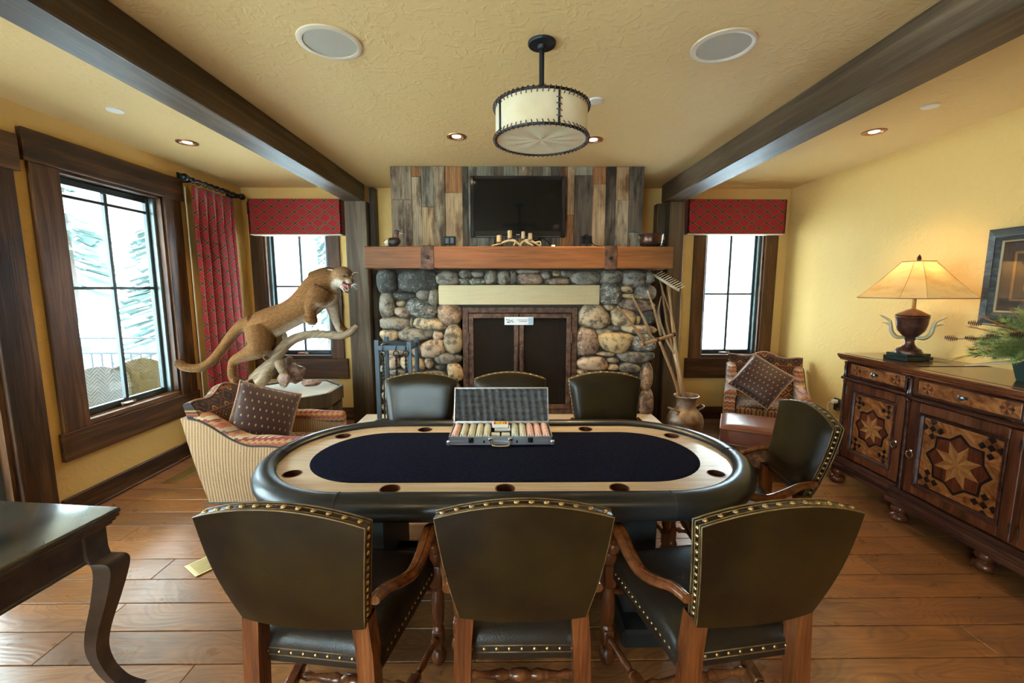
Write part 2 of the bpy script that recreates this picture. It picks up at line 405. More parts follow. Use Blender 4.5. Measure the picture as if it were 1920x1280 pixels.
# unseen glazed opening added behind the camera for sky fill
t = struct('window_fill_rear', (0, YF, 0), pi)
for i in range(3):
    x = 1.0+i*.75; B().box(x-.03, x+.03, .04, .1, .4, 2.5).build('mullion', M_sash, t, world=False)
for z in (.43, 1.75, 2.47): B().box(1.0, 2.5, .04, .1, z-.03, z+.03).build('rail', M_sash, t, world=False)
B().box(1.0, 2.5, .068, .073, .4, 2.5).build('pane', M_glass, t, world=False)
# beams and posts --------------------------------------------------
ZB = 2.552
tag(B().box(-1.80, -1.594, YF, YB-.16, ZB, HC, .008).build('ceiling_beam', M_beam), 'long dark timber ceiling beam on the left, running to the post beside the mountain lion', 'beam', 'ceiling beams')
tag(B().box(1.728, 1.96, YF, YB-.16, ZB, HC, .008).build('ceiling_beam', M_beam), 'long dark timber ceiling beam on the right, running to the post beside the rake', 'beam', 'ceiling beams')
tag(B().box(-1.80, -1.56, YB-.24, YB-.002, 0, ZB, .007).box(-1.56, -1.50, YB-.12, YB-.002, 0, HC-.02, .004).build('timber_post', M_post), 'rough timber post left of the fireplace behind the mountain lion head', 'post', 'wall posts')
tag(B().box(1.80, 1.975, YB-.24, YB-.002, 0, ZB, .007).box(1.70, 1.80, YB-.12, YB-.002, 0, ZB, .004).build('timber_post', M_post), 'rough timber post right of the fireplace behind the rake and hay fork', 'post', 'wall posts')
# ceiling fittings --------------------------------------------------
M_grille = simple('speaker_grille', (.50, .47, .38), .7, bump=(400, .3))
M_ringcream = simple('cream_trim_ring', (.72, .62, .45), .45)
def speaker(px, py, lab):
    p = atZ(px, py, HC); t = thing('ceiling_speaker', lab, 'speaker', (p.x, p.y, HC), 0, 'ceiling speakers')
    B().lathe([(.120, -.002), (.120, -.008), (.135, -.010), (.145, -.006), (.146, 0), (.12, 0)], seg=40).build('trim_ring', M_ringcream, t, world=False, smooth=40)
    B().lathe([(.119, 0), (.119, -.004), (.06, -.006), (.001, -.0065)], seg=40).build('grille', M_grille, t, world=False, smooth=40)
speaker(619, 80, 'round ceiling speaker over the left half of the poker table'); speaker(1356, 86, 'round ceiling speaker between the drum pendant and the right beam')
M_glow = Mat('lamp_glow'); M_glow.p.inputs['Emission Color'].default_value = (1, .78, .5, 1); M_glow.p.inputs['Emission Strength'].default_value = 14; M_glow = M_glow.mat
M_copper = simple('copper_reflector', (.45, .22, .11), .3, .9)
def downlight(px, py, lab, e=30):
    p = atZ(px, py, HC); t = thing('recessed_downlight', lab, 'ceiling light', (p.x, p.y, HC), 0, 'recessed downlights')
    B().lathe([(.055, .0), (.057, -.006), (.074, -.006), (.078, 0), (.078, .002)], seg=24).build('trim_ring', M_copper, t, world=False, smooth=40)
    B().lathe([(.0455, -.0005), (.056, -.004), (.056, -.0035), (.03, .0)], seg=24).build('reflector', M_copper, t, world=False, smooth=True)
    B().lathe([(.001, -.003), (.030, -.003), (.034, -.0005)], seg=20).build('bulb', M_glow, t, world=False)
    spot('downlight_lamp', (p.x, p.y, HC-.03), e)
downlight(351, 267, 'lit copper downlight in front of the curtain rod', 40)
downlight(856, 256, 'lit copper downlight between the drum pendant and the left beam', 62)
downlight(1639, 247, 'lit copper downlight right of the right beam', 40)
downlight(1112, 262, 'lit copper downlight half hidden behind the drum pendant', 62)
for x, y, l in ((-.9, .1, 'lit copper downlight behind the viewpoint on the left'), (.9, .1, 'lit copper downlight behind the viewpoint on the right'), (-.9, -1.5, 'lit copper downlight by the rear wall on the left'), (.9, -1.5, 'lit copper downlight by the rear wall on the right'), (2.6, -.4, 'lit copper downlight beyond the right beam behind the viewpoint')):
    c = H_CAM; r_ = Vector((x, y, HC)); t = thing('recessed_downlight', l, 'ceiling light', (x, y, HC), 0, 'recessed downlights')
    B().lathe([(.055, .0), (.057, -.006), (.074, -.006), (.078, 0), (.078, .002)], seg=24).build('trim_ring', M_copper, t, world=False, smooth=40)
    B().lathe([(.001, -.003), (.030, -.003), (.034, -.0005)], seg=20).build('bulb', M_glow, t, world=False)
    spot('downlight_lamp', (x, y, HC-.03), 40)
for px, py, l in ((216, 206, 'small white ceiling cap over the large window'), (1117, 188, 'small white ceiling cap beside the drum pendant'), (1745, 198, 'small white ceiling cap near the right wall')):
    p = atZ(px, py, HC); tag(B().lathe([(.048, 0), (.048, -.004), (.043, -.009), (.001, -.011)], (p.x, p.y, HC), 24).build('sprinkler', M_white, smooth=40), l, 'sprinkler cover', 'sprinkler covers')
# pendant --------------------------------------------------------------
M_rawhide = Mat('rawhide', (.68, .60, .42), .7); _v = M_rawhide.co(); M_rawhide.col(M_rawhide.ramp(M_rawhide.noise(_v, 5, 5), [(.3, (.60, .50, .30)), (.7, (.78, .71, .52))]))
M_rawhide.p.inputs['Subsurface Weight'].default_value = .15; M_rawhide.p.inputs['Emission Color'].default_value = (1, .8, .5, 1); M_rawhide.p.inputs['Emission Strength'].default_value = .03
M_rawhide = M_rawhide.mat
M_lace = simple('brown_leather_lace', (.085, .045, .03), .6)
PX, PY, PR, PZ0, PZ1 = .162, 2.16, .222, 2.305, 2.452
t = thing('drum_pendant_lamp', 'rawhide drum pendant lamp laced with brown leather, hanging over the table', 'pendant lamp', (PX, PY, 0))
B().lathe([(.066, HC), (.066, HC-.008), (.062, HC-.013), (.022, HC-.015), (.018, HC-.03), (.001, HC-.03)], (PX, PY, 0), 32).build('canopy', M_iron, t, smooth=40)
B().bar((PX, PY, HC-.01), (PX, PY, PZ1-.01), .0125, 14).build('stem', M_iron, t, smooth=40)
ring = lambda r, z, n=48: [(PX+r*cos(2*pi*i/n), PY+r*sin(2*pi*i/n), z) for i in range(n)]
for z in (PZ0, PZ1): B().tube(ring(PR, z), .0062, 8, closed=True).build('hoop', M_iron, t, smooth=True)
B().grid(lambda u, v: (PX+(PR-.003)*cos(2*pi*u), PY+(PR-.003)*sin(2*pi*u), PZ0+(PZ1-PZ0)*v), 64, 4, cu=True).build('shade', M_rawhide, t, smooth=True)
B().grid(lambda u, v: (PX+(PR-.004)*v*cos(2*pi*u), PY+(PR-.004)*v*sin(2*pi*u), PZ0+.002+.005*sin(9*2*pi*u+2*sin(2*pi*u*2))*v*(1-v)*2), 96, 10, cu=True).build('diffuser', M_rawhide, t, smooth=True)
for ang in (-74, 88, 208):
    a = R(ang); B().bar((PX+PR*cos(a), PY+PR*sin(a), PZ0), (PX+PR*cos(a), PY+PR*sin(a), PZ1), .005).build('upright', M_iron, t, smooth=True)
B().bar((PX-PR, PY, PZ1), (PX+PR, PY, PZ1), .004).bar((PX, PY-PR, PZ1), (PX, PY+PR, PZ1), .004).build('spider', M_iron, t)
lb = B()
for z, s in ((PZ0, 1), (PZ1, -1)):
    for i in range(58):
        a = 2*pi*i/58; a2 = a+.05
        lb.tube([(PX+(PR-.001)*cos(a), PY+(PR-.001)*sin(a), z+s*.018), (PX+(PR+.009)*cos(a+.02), PY+(PR+.009)*sin(a+.02), z+s*.003), (PX+(PR+.002)*cos(a2), PY+(PR+.002)*sin(a2), z-s*.009), (PX+(PR-.010)*cos(a2), PY+(PR-.010)*sin(a2), z+s*.002)], .0024, 5, 2)
for j in range(4):
    z = PZ0+.035+j*.025; a = R(-74); lb.tube([(PX+(PR+.001)*cos(a-.06), PY+(PR+.001)*sin(a-.06), z), (PX+(PR+.009)*cos(a), PY+(PR+.009)*sin(a), z-.002), (PX+(PR+.001)*cos(a+.06), PY+(PR+.001)*sin(a+.06), z-.004)], .0024, 5, 2)
lb.build('lacing', M_lace, t, kind='stuff')
# ---------------------------------------------------------------- fireplace
YC = 4.20    # face of the plank-clad chimney breast
YS = 3.98    # mean face of the stones
def barn(name, a, b_, c, seed):
    a = tuple(q*1.35 for q in a); b_ = tuple(q*1.3 for q in b_)
    g = Mat(name, a, .8, spec=.2); v = g.co(scale=(1, 1, 1), rnd=11); x, y, z = g.sep(v)
    f = g.noise(g.comb(x*60, y*60, z*3), 1, 6, .6); blot = g.noise(g.comb(x*6, y*6, z*1.6), 1.4, 5, .65)
    k = g.ramp(f, [(.3, tuple(q*.45 for q in a)), (.55, a), (.75, b_)])
    k = g.mix(g.ramp(blot, [(.48, (0, 0, 0)), (.62, (1, 1, 1))]), k, g.ramp(f, [(.3, tuple(q*.5 for q in c)), (.7, c)]))
    saw = ((z*95+x*25).frac()); k = g.mix(g.m('MULTIPLY', saw < .4, .25), k, tuple(q*.5 for q in a))
    g.col(k).bump(f+blot*.4, .6, .006); return g.mat
BARN = [barn('barnwood_grey_brown', (.20, .145, .095), (.34, .27, .19), (.07, .038, .024), 0),
        barn('barnwood_honey', (.36, .235, .125), (.50, .36, .21), (.20, .09, .04), 1),
        barn('barnwood_silver_green', (.20, .175, .125), (.33, .295, .22), (.10, .075, .05), 2),
        barn('barnwood_tan', (.31, .225, .14), (.46, .35, .23), (.13, .085, .05), 3),
        barn('barnwood_charcoal', (.095, .07, .048), (.18, .14, .098), (.035, .027, .02), 4),
        barn('barnwood_rust', (.27, .125, .05), (.42, .22, .10), (.11, .05, .025), 5)]
CX0, CX1 = -1.11, 1.30
ch = struct('wall_chimney')
B().box(CX0+.01, CX1-.01, YC+.022, YB-.002, 1.775, HC-.002).build('chimney_core', M_sub, ch)
# plank edges (zoomed pixel columns) with their colour; cuts at heights
PK = [(200, 327, 0, [(.62, 0)]), (327, 384, 3, [(.88, 5)]), (384, 458, 2, [(.54, 2), (.0, 1)]), (458, 527, 3, []), (527, 632, 1, [(.70, 5)]), (632, 666, 4, []),
      (666, 715, 2, []), (715, 821, 2, []), (821, 877, 4, []), (877, 967, 2, []), (967, 1053, 3, []), (1053, 1110, 4, []), (1110, 1163, 2, []), (1163, 1219, 4, []),
      (1219, 1262, 5, []), (1262, 1306, 5, [(.45, 1)]), (1306, 1414, 4, [(.90, 2)]), (1414, 1495, 1, [(.8, 5)]), (1495, 1556, 4, []), (1556, 1636, 3, [(.62, 1)]), (1636, 1725, 2, [(.25, 4)])]
rp = random.Random(5)
def zx(v): return CX0+(v-200)/(1725-200)*(CX1-CX0)
for a, c, m, cuts in PK:
    zs = [1.90]+sorted(1.93+q*(HC-1.93) for q, _ in cuts if q > 0)+[HC-.003]
    ms = [m]+[q for _, q in sorted(cuts) if _ > 0]
    if len(cuts) == 2: ms = [1, 2]
    for i in range(len(zs)-1):
        if zs[i+1]-zs[i] < .02: continue
        y = YC+rp.uniform(-.004, .007)
        B().box(zx(a)+.0012, zx(c)-.0012, y, YC+.022, zs[i]+.001, zs[i+1]-.001, .0025).build('plank', BARN[ms[min(i, len(ms)-1)]], ch)
for X, s in ((CX0, -1), (CX1, 1)):
    for j in range(4):
        ya = YC+.02+j*.25; B().box(*(sorted((X, X-s*.018))), ya, min(ya+.248, YB-.002), 1.78, HC-.003, .002).build('plank', BARN[(0, 3, 2, 4)[j]], ch)
# stones ---------------------------------------------------------------
def stone_mat(name, a, b_, sp, amt, scale=26):
    g = Mat(name, a, .75, spec=.25); v = g.co(rnd=5)
    n1 = g.noise(v, 5, 4); n2 = g.noise(v, scale*2.2, 4, .7)
    k = g.mix(n1, a, b_); k = g.mix(g.ramp(n2, [(.62-amt, (0, 0, 0)), (.70-amt*.4, (1, 1, 1))]), k, sp)
    k = g.mix(g.ramp(g.noise(v, 13, 5, .7), [(.40, (.8, .8, .8)), (.53, (0, 0, 0))]), k, (.045, .038, .032))
    k = g.mix(.35, k, g.ramp(g.rnd(), [(0, (.55, .55, .6)), (.5, (1, .95, .9)), (1, (1.3, 1.15, .95))]), 'MULTIPLY')
    g.col(k).bump(n1*.6+g.noise(v, 30, 5, .7)*.8, .75, .011); return g.mat
ST = {'g': stone_mat('grey_granite', (.19, .165, .13), (.30, .26, .20), (.45, .40, .32), .05),
      'd': stone_mat('lichened_dark_stone', (.05, .05, .045), (.10, .095, .08), (.30, .30, .25), .06, 18),
      't': stone_mat('tan_fieldstone', (.42, .30, .175), (.58, .44, .27), (.60, .48, .34), .03),
      'y': stone_mat('smooth_yellow_stone', (.44, .32, .16), (.50, .38, .21), (.36, .24, .12), .0),
      'b': stone_mat('brown_conglomerate', (.22, .13, .085), (.36, .24, .16), (.55, .45, .33), .08),
      's': stone_mat('speckled_granite', (.10, .10, .09), (.20, .19, .16), (.65, .60, .48), .12, 22),
      'p': stone_mat('pinkish_fieldstone', (.37, .26, .18), (.50, .38, .27), (.30, .20, .15), .02)}
M_mortar = simple('dark_grey_mortar', (.062, .055, .042), .95, bump=(40, .8))
fp = thing('fireplace', 'floor-to-mantel fireplace of rounded river stones with a cream stone lintel', 'fireplace', (.07, YS, 0))
SX0, SX1 = -1.13, 1.31
FX0, FX1 = -.475, .575   # firebox opening
HZ = .40
mb = B(); mb.box(SX0, FX0, YS+.045, YC+.4, 0, 1.768).box(FX1, SX1, YS+.045, YC+.4, 0, 1.768).box(FX0, FX1, YS+.045, YC+.4, 1.42, 1.768)
mb.box(SX0, SX1, YC+.405, YB-.002, 0, 1.77).box(FX0-.01, FX1+.01, YC+.35, YC+.52, .3, 1.45)
mb.build('mortar_core', M_mortar, fp)
def stone(px, py, pw, ph, m, rot=0, depth=.10, sq=2.6, seed=None):
    c = atY(px, py, YS); s = YS/F_PX
    hw, hh = pw*s/2*1.13, ph*s/2*1.13; rs = random.Random(seed or int(px*7+py*13)); off = Vector([rs.uniform(-50, 50) for _ in range(3)])
    b = B(); bmesh.ops.create_icosphere(b.bm, subdivisions=3 if max(pw, ph) > 34 else 2, radius=1)
    a = R(-rot); tap = rs.uniform(-.22, .22); tp2 = rs.uniform(-.12, .12)
    for v in b.bm.verts:
        p = v.co; q = 1/((abs(p.x)**sq+abs(p.z)**sq+abs(p.y)**2.6)**(1/sq))
        p = p*q; k = 1+.13*mnoise.noise(p*1.1+off)+.06*mnoise.noise(p*2.6+off)
        p = Vector((p.x*k*(1+tap*p.z), p.y*k, p.z*k*(1+tp2*p.x)))
        x, z = p.x*hw, p.z*hh; v.co = Vector((c.x+x*cos(a)-z*sin(a), YS+.052+p.y*min(depth, .04+min(hw, hh)*.75), c.z+x*sin(a)+z*cos(a)))
    b.build('stone', ST[m], fp, smooth=True)
L7 = [(195,158,158,175,'d',0),(430,156,300,172,'d',-2),(195,345,122,190,'g',0),(330,278,185,62,'d',3),(480,262,110,88,'g',10),(565,288,80,145,'g',8),(302,335,78,48,'t',0),
 (468,378,240,135,'s',14),(318,405,138,80,'p',4),(695,425,182,165,'b',5),(255,497,232,98,'g',0),(540,502,262,90,'t',6),(388,495,30,78,'g',0),(342,537,68,38,'g',-15),(213,592,146,86,'t',0),
 (425,588,275,98,'g',-3),(598,597,82,84,'p',30),(720,622,140,215,'t',0),(255,700,175,98,'p',0),(422,700,90,112,'b',0),(560,700,188,138,'p',-14),(680,775,205,88,'g',0),(245,808,110,112,'p',0),
 (395,822,195,115,'t',10),(532,814,70,88,'p',0),(737,885,118,155,'t',-20),(622,850,85,34,'g',0),(270,888,150,48,'g',0),(560,905,200,60,'g',0),(250,980,180,120,'b',0),(450,990,190,110,'g',0),
 (640,985,160,90,'t',0),(755,1035,55,150,'b',0),(250,1090,190,90,'g',0),(460,1100,200,95,'p',0),(650,1095,160,100,'g',0),(230,1180,160,60,'g',0),(500,1180,330,60,'b',0),(735,1150,100,80,'g',0),
 (680,133,172,108,'g',0),(820,103,95,62,'g',0),(877,162,215,52,'s',0),(920,103,100,50,'g',0),(1026,128,98,115,'g',10),(1135,133,120,105,'g',0),(170,860,70,60,'g',0),(165,700,60,80,'g',0)]
for x, y, w_, h_, m, r in L7: stone(680+x/4.268, 490+y/4.268, w_/4.268, h_/4.268, m, r)
R8 = [(10,125,68,108,'g',0),(155,140,205,92,'b',2),(275,115,88,70,'g',0),(352,97,68,38,'t',0),(452,98,112,46,'g',5),(375,158,200,58,'b',0),(592,134,225,100,'g',0),(120,82,180,34,'g',0),
 (800,124,172,108,'g',0),(980,140,180,125,'g',0),(1106,130,72,92,'g',0),(793,258,165,160,'s',0),(925,220,98,52,'t',8),(1080,242,155,112,'g',20),(948,277,125,38,'y',0),(1038,292,52,22,'t',0),
 (1000,350,262,90,'b',6),(790,370,90,52,'t',0),(660,437,242,178,'t',8),(893,452,188,140,'t',12),(1015,467,42,74,'y',8),(1095,450,92,115,'d',0),(820,532,112,42,'g',0),(735,567,142,50,'t',0),
 (1018,545,250,66,'t',3),(612,640,166,226,'b',-4),(835,650,258,155,'y',4),(1062,650,185,132,'s',0),(755,744,152,34,'t',3),(1002,766,270,88,'g',0),(643,816,240,108,'p',3),(815,792,92,40,'p',0),
 (818,846,88,54,'t',0),(950,850,165,76,'g',6),(1083,925,92,210,'b',0),(1078,1128,110,215,'b',0),(560,885,110,40,'p',0),(700,930,230,90,'g',0),(900,940,170,90,'t',0),(630,1030,190,100,'b',0),
 (840,1040,200,100,'g',0),(980,1010,70,130,'p',0),(600,1130,150,80,'g',0),(780,1140,180,80,'t',0),(950,1140,130,90,'g',0),(700,1200,200,40,'g',0),(920,1205,180,34,'p',0),(545,700,44,120,'g',0)]
for x, y, w_, h_, m, r in R8: stone(960+x/4.268, 490+y/4.268, w_/4.268, h_/4.268, m, r)
# the returns of the piers
for sgn, X in ((-1, SX0), (1, SX1)):
    for i in range(9):
        for j in range(3):
            b = B(); b.ball((X-sgn*.005, YS+.2+j*.25+(i % 2)*.08, .1+i*.18), .12, 2, (.32, 1, .68)); b.build('stone', ST['gtbpd'[(i*3+j) % 5]], fp, smooth=True)
g = Mat('cream_lintel_stone', (.60, .47, .26), .8); _v = g.co(); x, y, z = g.sep(_v)
g.col(g.mix(g.noise(g.comb(x*2, y, z*30), 2, 4), (.50, .38, .20), (.66, .53, .31))).bump(g.noise(g.comb(x*50, y*50, z*12), 1, 5), .5, .004); M_lintel = g.mat
a = atY(822, 534, YS-.03); c = atY(1124, 571, YS-.03)
lb = B().box(a.x, c.x, YS-.04, YS+.2, c.z, a.z, .012, seg=2)
lb.build('lintel', M_lintel, fp, smooth=30)
M_hearth = simple('pale_hearth_stone', (.55, .45, .34), .6, bump=(20, .4))
hb = thing('hearth', 'pale raised stone hearth slab in front of the fireplace doors', 'hearth', (.1, 3.75, 0))
B().box(-1.36, 1.385, 3.50, YS+.02, HZ-.07, HZ, .01, seg=2).build('slab', M_hearth, hb, smooth=30)
B().box(-1.32, 1.35, 3.55, YS+.02, .001, HZ-.07).build('base', M_mortar, hb)
for i in range(12): 
    b = B(); b.ball((-1.2+i*.218, 3.555, .17), .12, 2, (.9, .35, 1.25)); b.build('stone', ST['gtbpg'[i % 5]], hb, smooth=True)
# mantel
a = atY(682, 463, 3.80); c = atY(1262, 504, 3.80)
mt = thing('mantel_shelf', 'long fir timber mantel with two dark iron straps above the stones', 'mantel', ((a.x+c.x)/2, 3.95, c.z))
MZ = 1.962; mz0 = 1.772
B().box(a.x, c.x, 3.80, YC-.003, mz0, MZ, .006).build('timber', M_mantel, mt)
for x0, x1 in ((789, 813), (1134, 1157)):
    p = atY(x0, 480, 3.79).x; q = atY(x1, 480, 3.79).x
    s = B().box(p, q, 3.79, 3.80, mz0-.006, MZ+.006, .002).box(p, q, 3.79, YC-.01, mz0-.008, mz0-.001, .002).box(p, q, 3.79, YC-.01, MZ, MZ+.006, .002).build('strap', M_rust, mt, label='dark iron strap')
    B().lathe([(.018, 0), (.017, .007), (.01, .012), (.001, .013)], ((p+q)/2, 3.79, 1.867), 6, axis=(0, -1, 0)).build('bolt', M_iron, s)
# fireplace doors
fd = thing('fireplace_doors', 'rusted iron double fireplace doors with mesh screens and twisted handles', 'fireplace door', (.05, YS, HZ))
Zt = 1.425; Yd = YS-.005
a0 = atY(867, 600, Yd).x; a1 = atY(1083, 600, Yd).x; am = atY(973, 600, Yd).x
b = B(); b.box(a0, a0+.055, Yd, Yd+.05, HZ+.001, Zt, .004).box(a1-.055, a1, Yd, Yd+.05, HZ+.001, Zt, .004).box(a0+.055, a1-.055, Yd, Yd+.05, Zt-.055, Zt, .004).box(a0+.055, a1-.055, Yd, Yd+.05, HZ+.001, HZ+.05, .004)
b.build('frame', M_rust, fd)
g = Mat('sooty_screen_mesh', (.02, .014, .010), .8, 0, spec=.1); x, y, z = g.sep(g.co()); 
t1 = g.n('ShaderNodeBsdfTransparent'); mx = g.n('ShaderNodeMixShader'); hol = g.m('MULTIPLY', (x*160).tri() < .55, (z*160).tri() < .55)
g.put(mx.inputs[0], hol*.7+.12); g.nt.links.new(g.p.outputs[0], mx.inputs[1]); g.nt.links.new(t1.outputs[0], mx.inputs[2]); g.nt.links.new(mx.outputs[0], g.out.inputs[0]); M_mesh = g.mat
M_soot = Mat('sooty_firebrick', (.03, .017, .011), .9); _v = M_soot.co(); M_soot.col(M_soot.ramp(M_soot.noise(_v, 4, 5), [(.35, (.012, .008, .006)), (.6, (.05, .026, .015)), (.8, (.10, .05, .03))])).bump(M_soot.noise(_v, 20), .5); M_soot = M_soot.mat
for x0, x1, s in ((a0+.06, am-.004, 1), (am+.004, a1-.06, -1)):
    dd = B(); w_ = .042; zb, zt = HZ+.055, Zt-.06; y0, y1 = Yd-.012, Yd+.02
    dd.box(x0, x0+w_, y0, y1, zb, zt, .003).box(x1-w_, x1, y0, y1, zb, zt, .003).box(x0+w_, x1-w_, y0, y1, zt-w_, zt, .003).box(x0+w_, x1-w_, y0, y1, zb, zb+w_, .003)
    dr = dd.build('door', M_rust, fd)
    B().box(x0+w_, x1-w_, y0+.012, y0+.014, zb+w_, zt-w_).build('mesh_screen', M_mesh, dr)
    hx = (x1-.02) if s == 1 else (x0+.02)
    hb_ = B(); tw = [(hx+.006*cos(i*.9), y0-.02+.006*sin(i*.9), .72+i*.012) for i in range(28)]; hb_.tube(tw, .0055, 6, 1)
    tw = [(hx+.006*cos(i*.9+pi), y0-.02+.006*sin(i*.9+pi), .72+i*.012) for i in range(28)]; hb_.tube(tw, .0055, 6, 1)
    hb_.bar((hx, y0-.02, .72), (hx, y0, .72), .007).bar((hx, y0-.02, 1.05), (hx, y0, 1.05), .007)
    hb_.build('handle', M_rust, dr, smooth=True)
    ox = x0 if s == 1 else x1
    for z in (.62, 1.14): B().lathe([(.011, -.05), (.011, .05)], (ox-s*.004, y0-.008, z), 10).box(ox-.02, ox+.02, y0-.006, y0, z-.045, z+.045, .002).build('hinge', M_rust, dr)
    rv = B(); nails(rv, [(q, y0, zz) for q in (x0+.02, x1-.02) for zz in (zb+.02, zb+.05, zt-.02, zt-.05, .8, 1.3)], (0, -1, 0), .006); rv.build('rivets', M_rust, dr, kind='stuff')
B().box(FX0+.005, FX1-.005, YC+.30, YC+.34, HZ, 1.42).box(FX0, FX0+.03, YS+.05, YC+.3, HZ, 1.42).box(FX1-.03, FX1, YS+.05, YC+.3, HZ, 1.42).build('firebox_lining', M_soot, fp)
for i, (x0, x1, z, r) in enumerate(((-.3, .36, .452, .05), (-.26, .38, .447, .045), (-.2, .3, .545, .045))):
    o = B().tube([(x0, YC+(.06, .19, .12)[i], z), ((x0+x1)/2, YC+(.065, .195, .125)[i], z+.004), (x1, YC+(.07, .20, .13)[i], z)], [r, r*1.08, r*.95], 10, 3).build('log', M_soot, smooth=50)
    tag(o, ('front charred log lying in the firebox', 'rear charred log lying in the firebox', 'upper charred log laid across the other two in the firebox')[i], 'log', 'logs in the firebox')
# small white tag hung on the doors
tg = thing('maker_tag', 'small white engraved tag at the top of the fireplace doors', 'sign', (.1, Yd-.03, 1.3))
a = atY(946, 594, Yd-.03); c = atY(1000, 609, Yd-.03); M_ink = simple('dark_ink', (.02, .02, .025), .6); M_silver = simple('satin_silver', (.62, .66, .70), .35, .3)
B().box(a.x, c.x, Yd-.03, Yd-.026, c.z, a.z, .001).build('plate', M_silver, tg)
W_ = c.x-a.x; zc = (a.z+c.z)/2; b = B()
for i, (u, v, L, an) in enumerate(((.06, .2, .05, 20), (.10, -.1, .05, -25), (.14, .15, .05, 30), (.19, -.05, .045, 10), (.24, .1, .05, -30), (.27, -.15, .05, 15), (.13, -.25, .08, 5))):
    b.cbox((a.x+W_*(.02+u), Yd-.0305, zc+v*.06), (W_*L*1.3, .001, .006), e=(0, R(an), 0))
for z, u0, u1 in ((.010, .46, .82), (-.004, .52, .76)): 
    for k in range(7): b.cbox((a.x+W_*(u0+(u1-u0)*k/6), Yd-.0305, zc+z), (W_*.04, .001, .0045))
b.build('lettering', M_ink, tg, kind='stuff')
B().box(c.x-.045, c.x-.004, Yd-.0315, Yd-.030, c.z+.006, a.z-.006, .0005).build('emblem', simple('blue_grey_emblem', (.25, .38, .52), .4), tg)
# television
a = atY(881, 329, YC-.09); c = atY(1060, 445, YC-.09)
tv = thing('television', 'black flat-screen television on the weathered plank wall', 'television', ((a.x+c.x)/2, YC, c.z))
x0, x1, z0, z1 = a.x, c.x, c.z, a.z
M_screen = simple('dark_gloss_screen', (.003, .003, .004), .07, spec=.3)
b = B(); f = .035; b.box(x0, x0+f, YC-.09, YC-.06, z0, z1, .006).box(x1-f, x1, YC-.09, YC-.06, z0, z1, .006).box(x0+f-.002, x1-f+.002, YC-.09, YC-.06, z1-f, z1, .006).box(x0+f-.002, x1-f+.002, YC-.09, YC-.06, z0, z0+.065, .006)
b.build('bezel', simple('gloss_black_bezel', (.01, .01, .012), .12), tv)
B().box(x0+f-.003, x1-f+.003, YC-.08, YC-.055, z0+.06, z1-f+.003).build('screen', M_screen, tv)
B().box(x0+.02, x1-.02, YC-.062, YC-.03, z0+.03, z1-.03, .01).box(x0+.3, x1-.3, YC-.03, YC-.003, z0+.15, z1-.15).build('back_shell', M_matblack, tv)
B().box((x0+x1)/2-.018, (x0+x1)/2+.018, YC-.092, YC-.0895, z0+.022, z0+.029).build('badge', M_silver, tv)
B().box(x0+.05, x1-.05, YC-.091, YC-.0895, z0+.003, z0+.012).build('speaker_slot', simple('dark_grey_slot', (.05, .05, .055), .4), tv)
# outlets
def outlet(c, n, lab, up=(0, 0, 1), wdt=.115, hgt=.08):
    t = thing('electric_outlet', lab, 'outlet', c, 0 if n == 'y' else -pi/2)
    B().box(-wdt/2, wdt/2, -.007, -.0005, -hgt/2, hgt/2, .003).build('cover_plate', M_matblack, t, world=False)
    for k in ((-.024, .024) if wdt > hgt else (0,)): B().box(k-.017, k+.017, -.009, -.006, -.028, .028, .002).box(k-.007, k-.004, -.0095, -.0085, .004, .016).box(k+.004, k+.007, -.0095, -.0085, .004, .016).build('socket', M_black, t, world=False)
    return t
p = atY(843, 451, YC-.005); outlet((p.x, YC-.005, p.z), 'y', 'black double outlet on the plank wall left of the television')
p = atY(1099, 450, YC-.005); outlet((p.x, YC-.005, p.z), 'y', 'black double outlet with a cord on the plank wall right of the television')
def cable(name, pts, r, m, lab, n=6): return tag(B().tube(pts, r, 6, n).build(name, m, smooth=True), lab, 'cable')
q = lambda x, y, Y=YC-.03: tuple(atY(x, y, Y))
cable('power_cord', [q(1099, 448, YC-.012), q(1095, 442), q(1102, 441), q(1108, 452), q(1116, 460), (1.0*q(1130, 462)[0], 3.93, MZ+.006), (q(1140, 460)[0], 3.95, MZ+.006)], .004, M_black, 'black cord plugged in right of the television and lying on the mantel')
cable('power_cord', [q(985, 446), q(1000, 452), q(1018, 447), q(1030, 456), (q(1037, 461)[0], 3.96, MZ+.006)], .0045, M_black, 'black cord hanging below the television behind the candelabra')
p = q(1037, 459, 3.93); tag(B().cbox((p[0], 3.93, MZ+.014), (.035, .03, .024), .004).build('adapter', M_white), 'small white plug adapter on the mantel beside the candelabra', 'adapter')
# duck decoy ------------------------------------------------------------
M_duckdark = simple('dark_painted_wood', (.035, .022, .018), .45); M_duckbuff = simple('buff_painted_wood', (.55, .42, .22), .5); M_duckred = simple('chestnut_painted_wood', (.17, .05, .03), .45)
p = atY(736, 463, 3.88); dk = thing('duck_decoy', 'small painted wooden duck decoy on the left end of the mantel', 'decoy', (p.x, 3.88, MZ))
X, Y0, Z = p.x, 3.88, MZ
B().tube([(X-.075, Y0, Z+.052), (X-.05, Y0, Z+.045), (X, Y0, Z+.042), (X+.045, Y0, Z+.05), (X+.07, Y0, Z+.05)], [.006, .030, .041, .036, .012], 14, 5).build('body', M_duckdark, dk, smooth=True)
B().tube([(X-.071, Y0-.003, Z+.045), (X-.05, Y0-.004, Z+.040), (X-.025, Y0-.005, Z+.038)], [.008, .033, .0405], 12, 4).build('flank', M_duckbuff, dk, smooth=True)
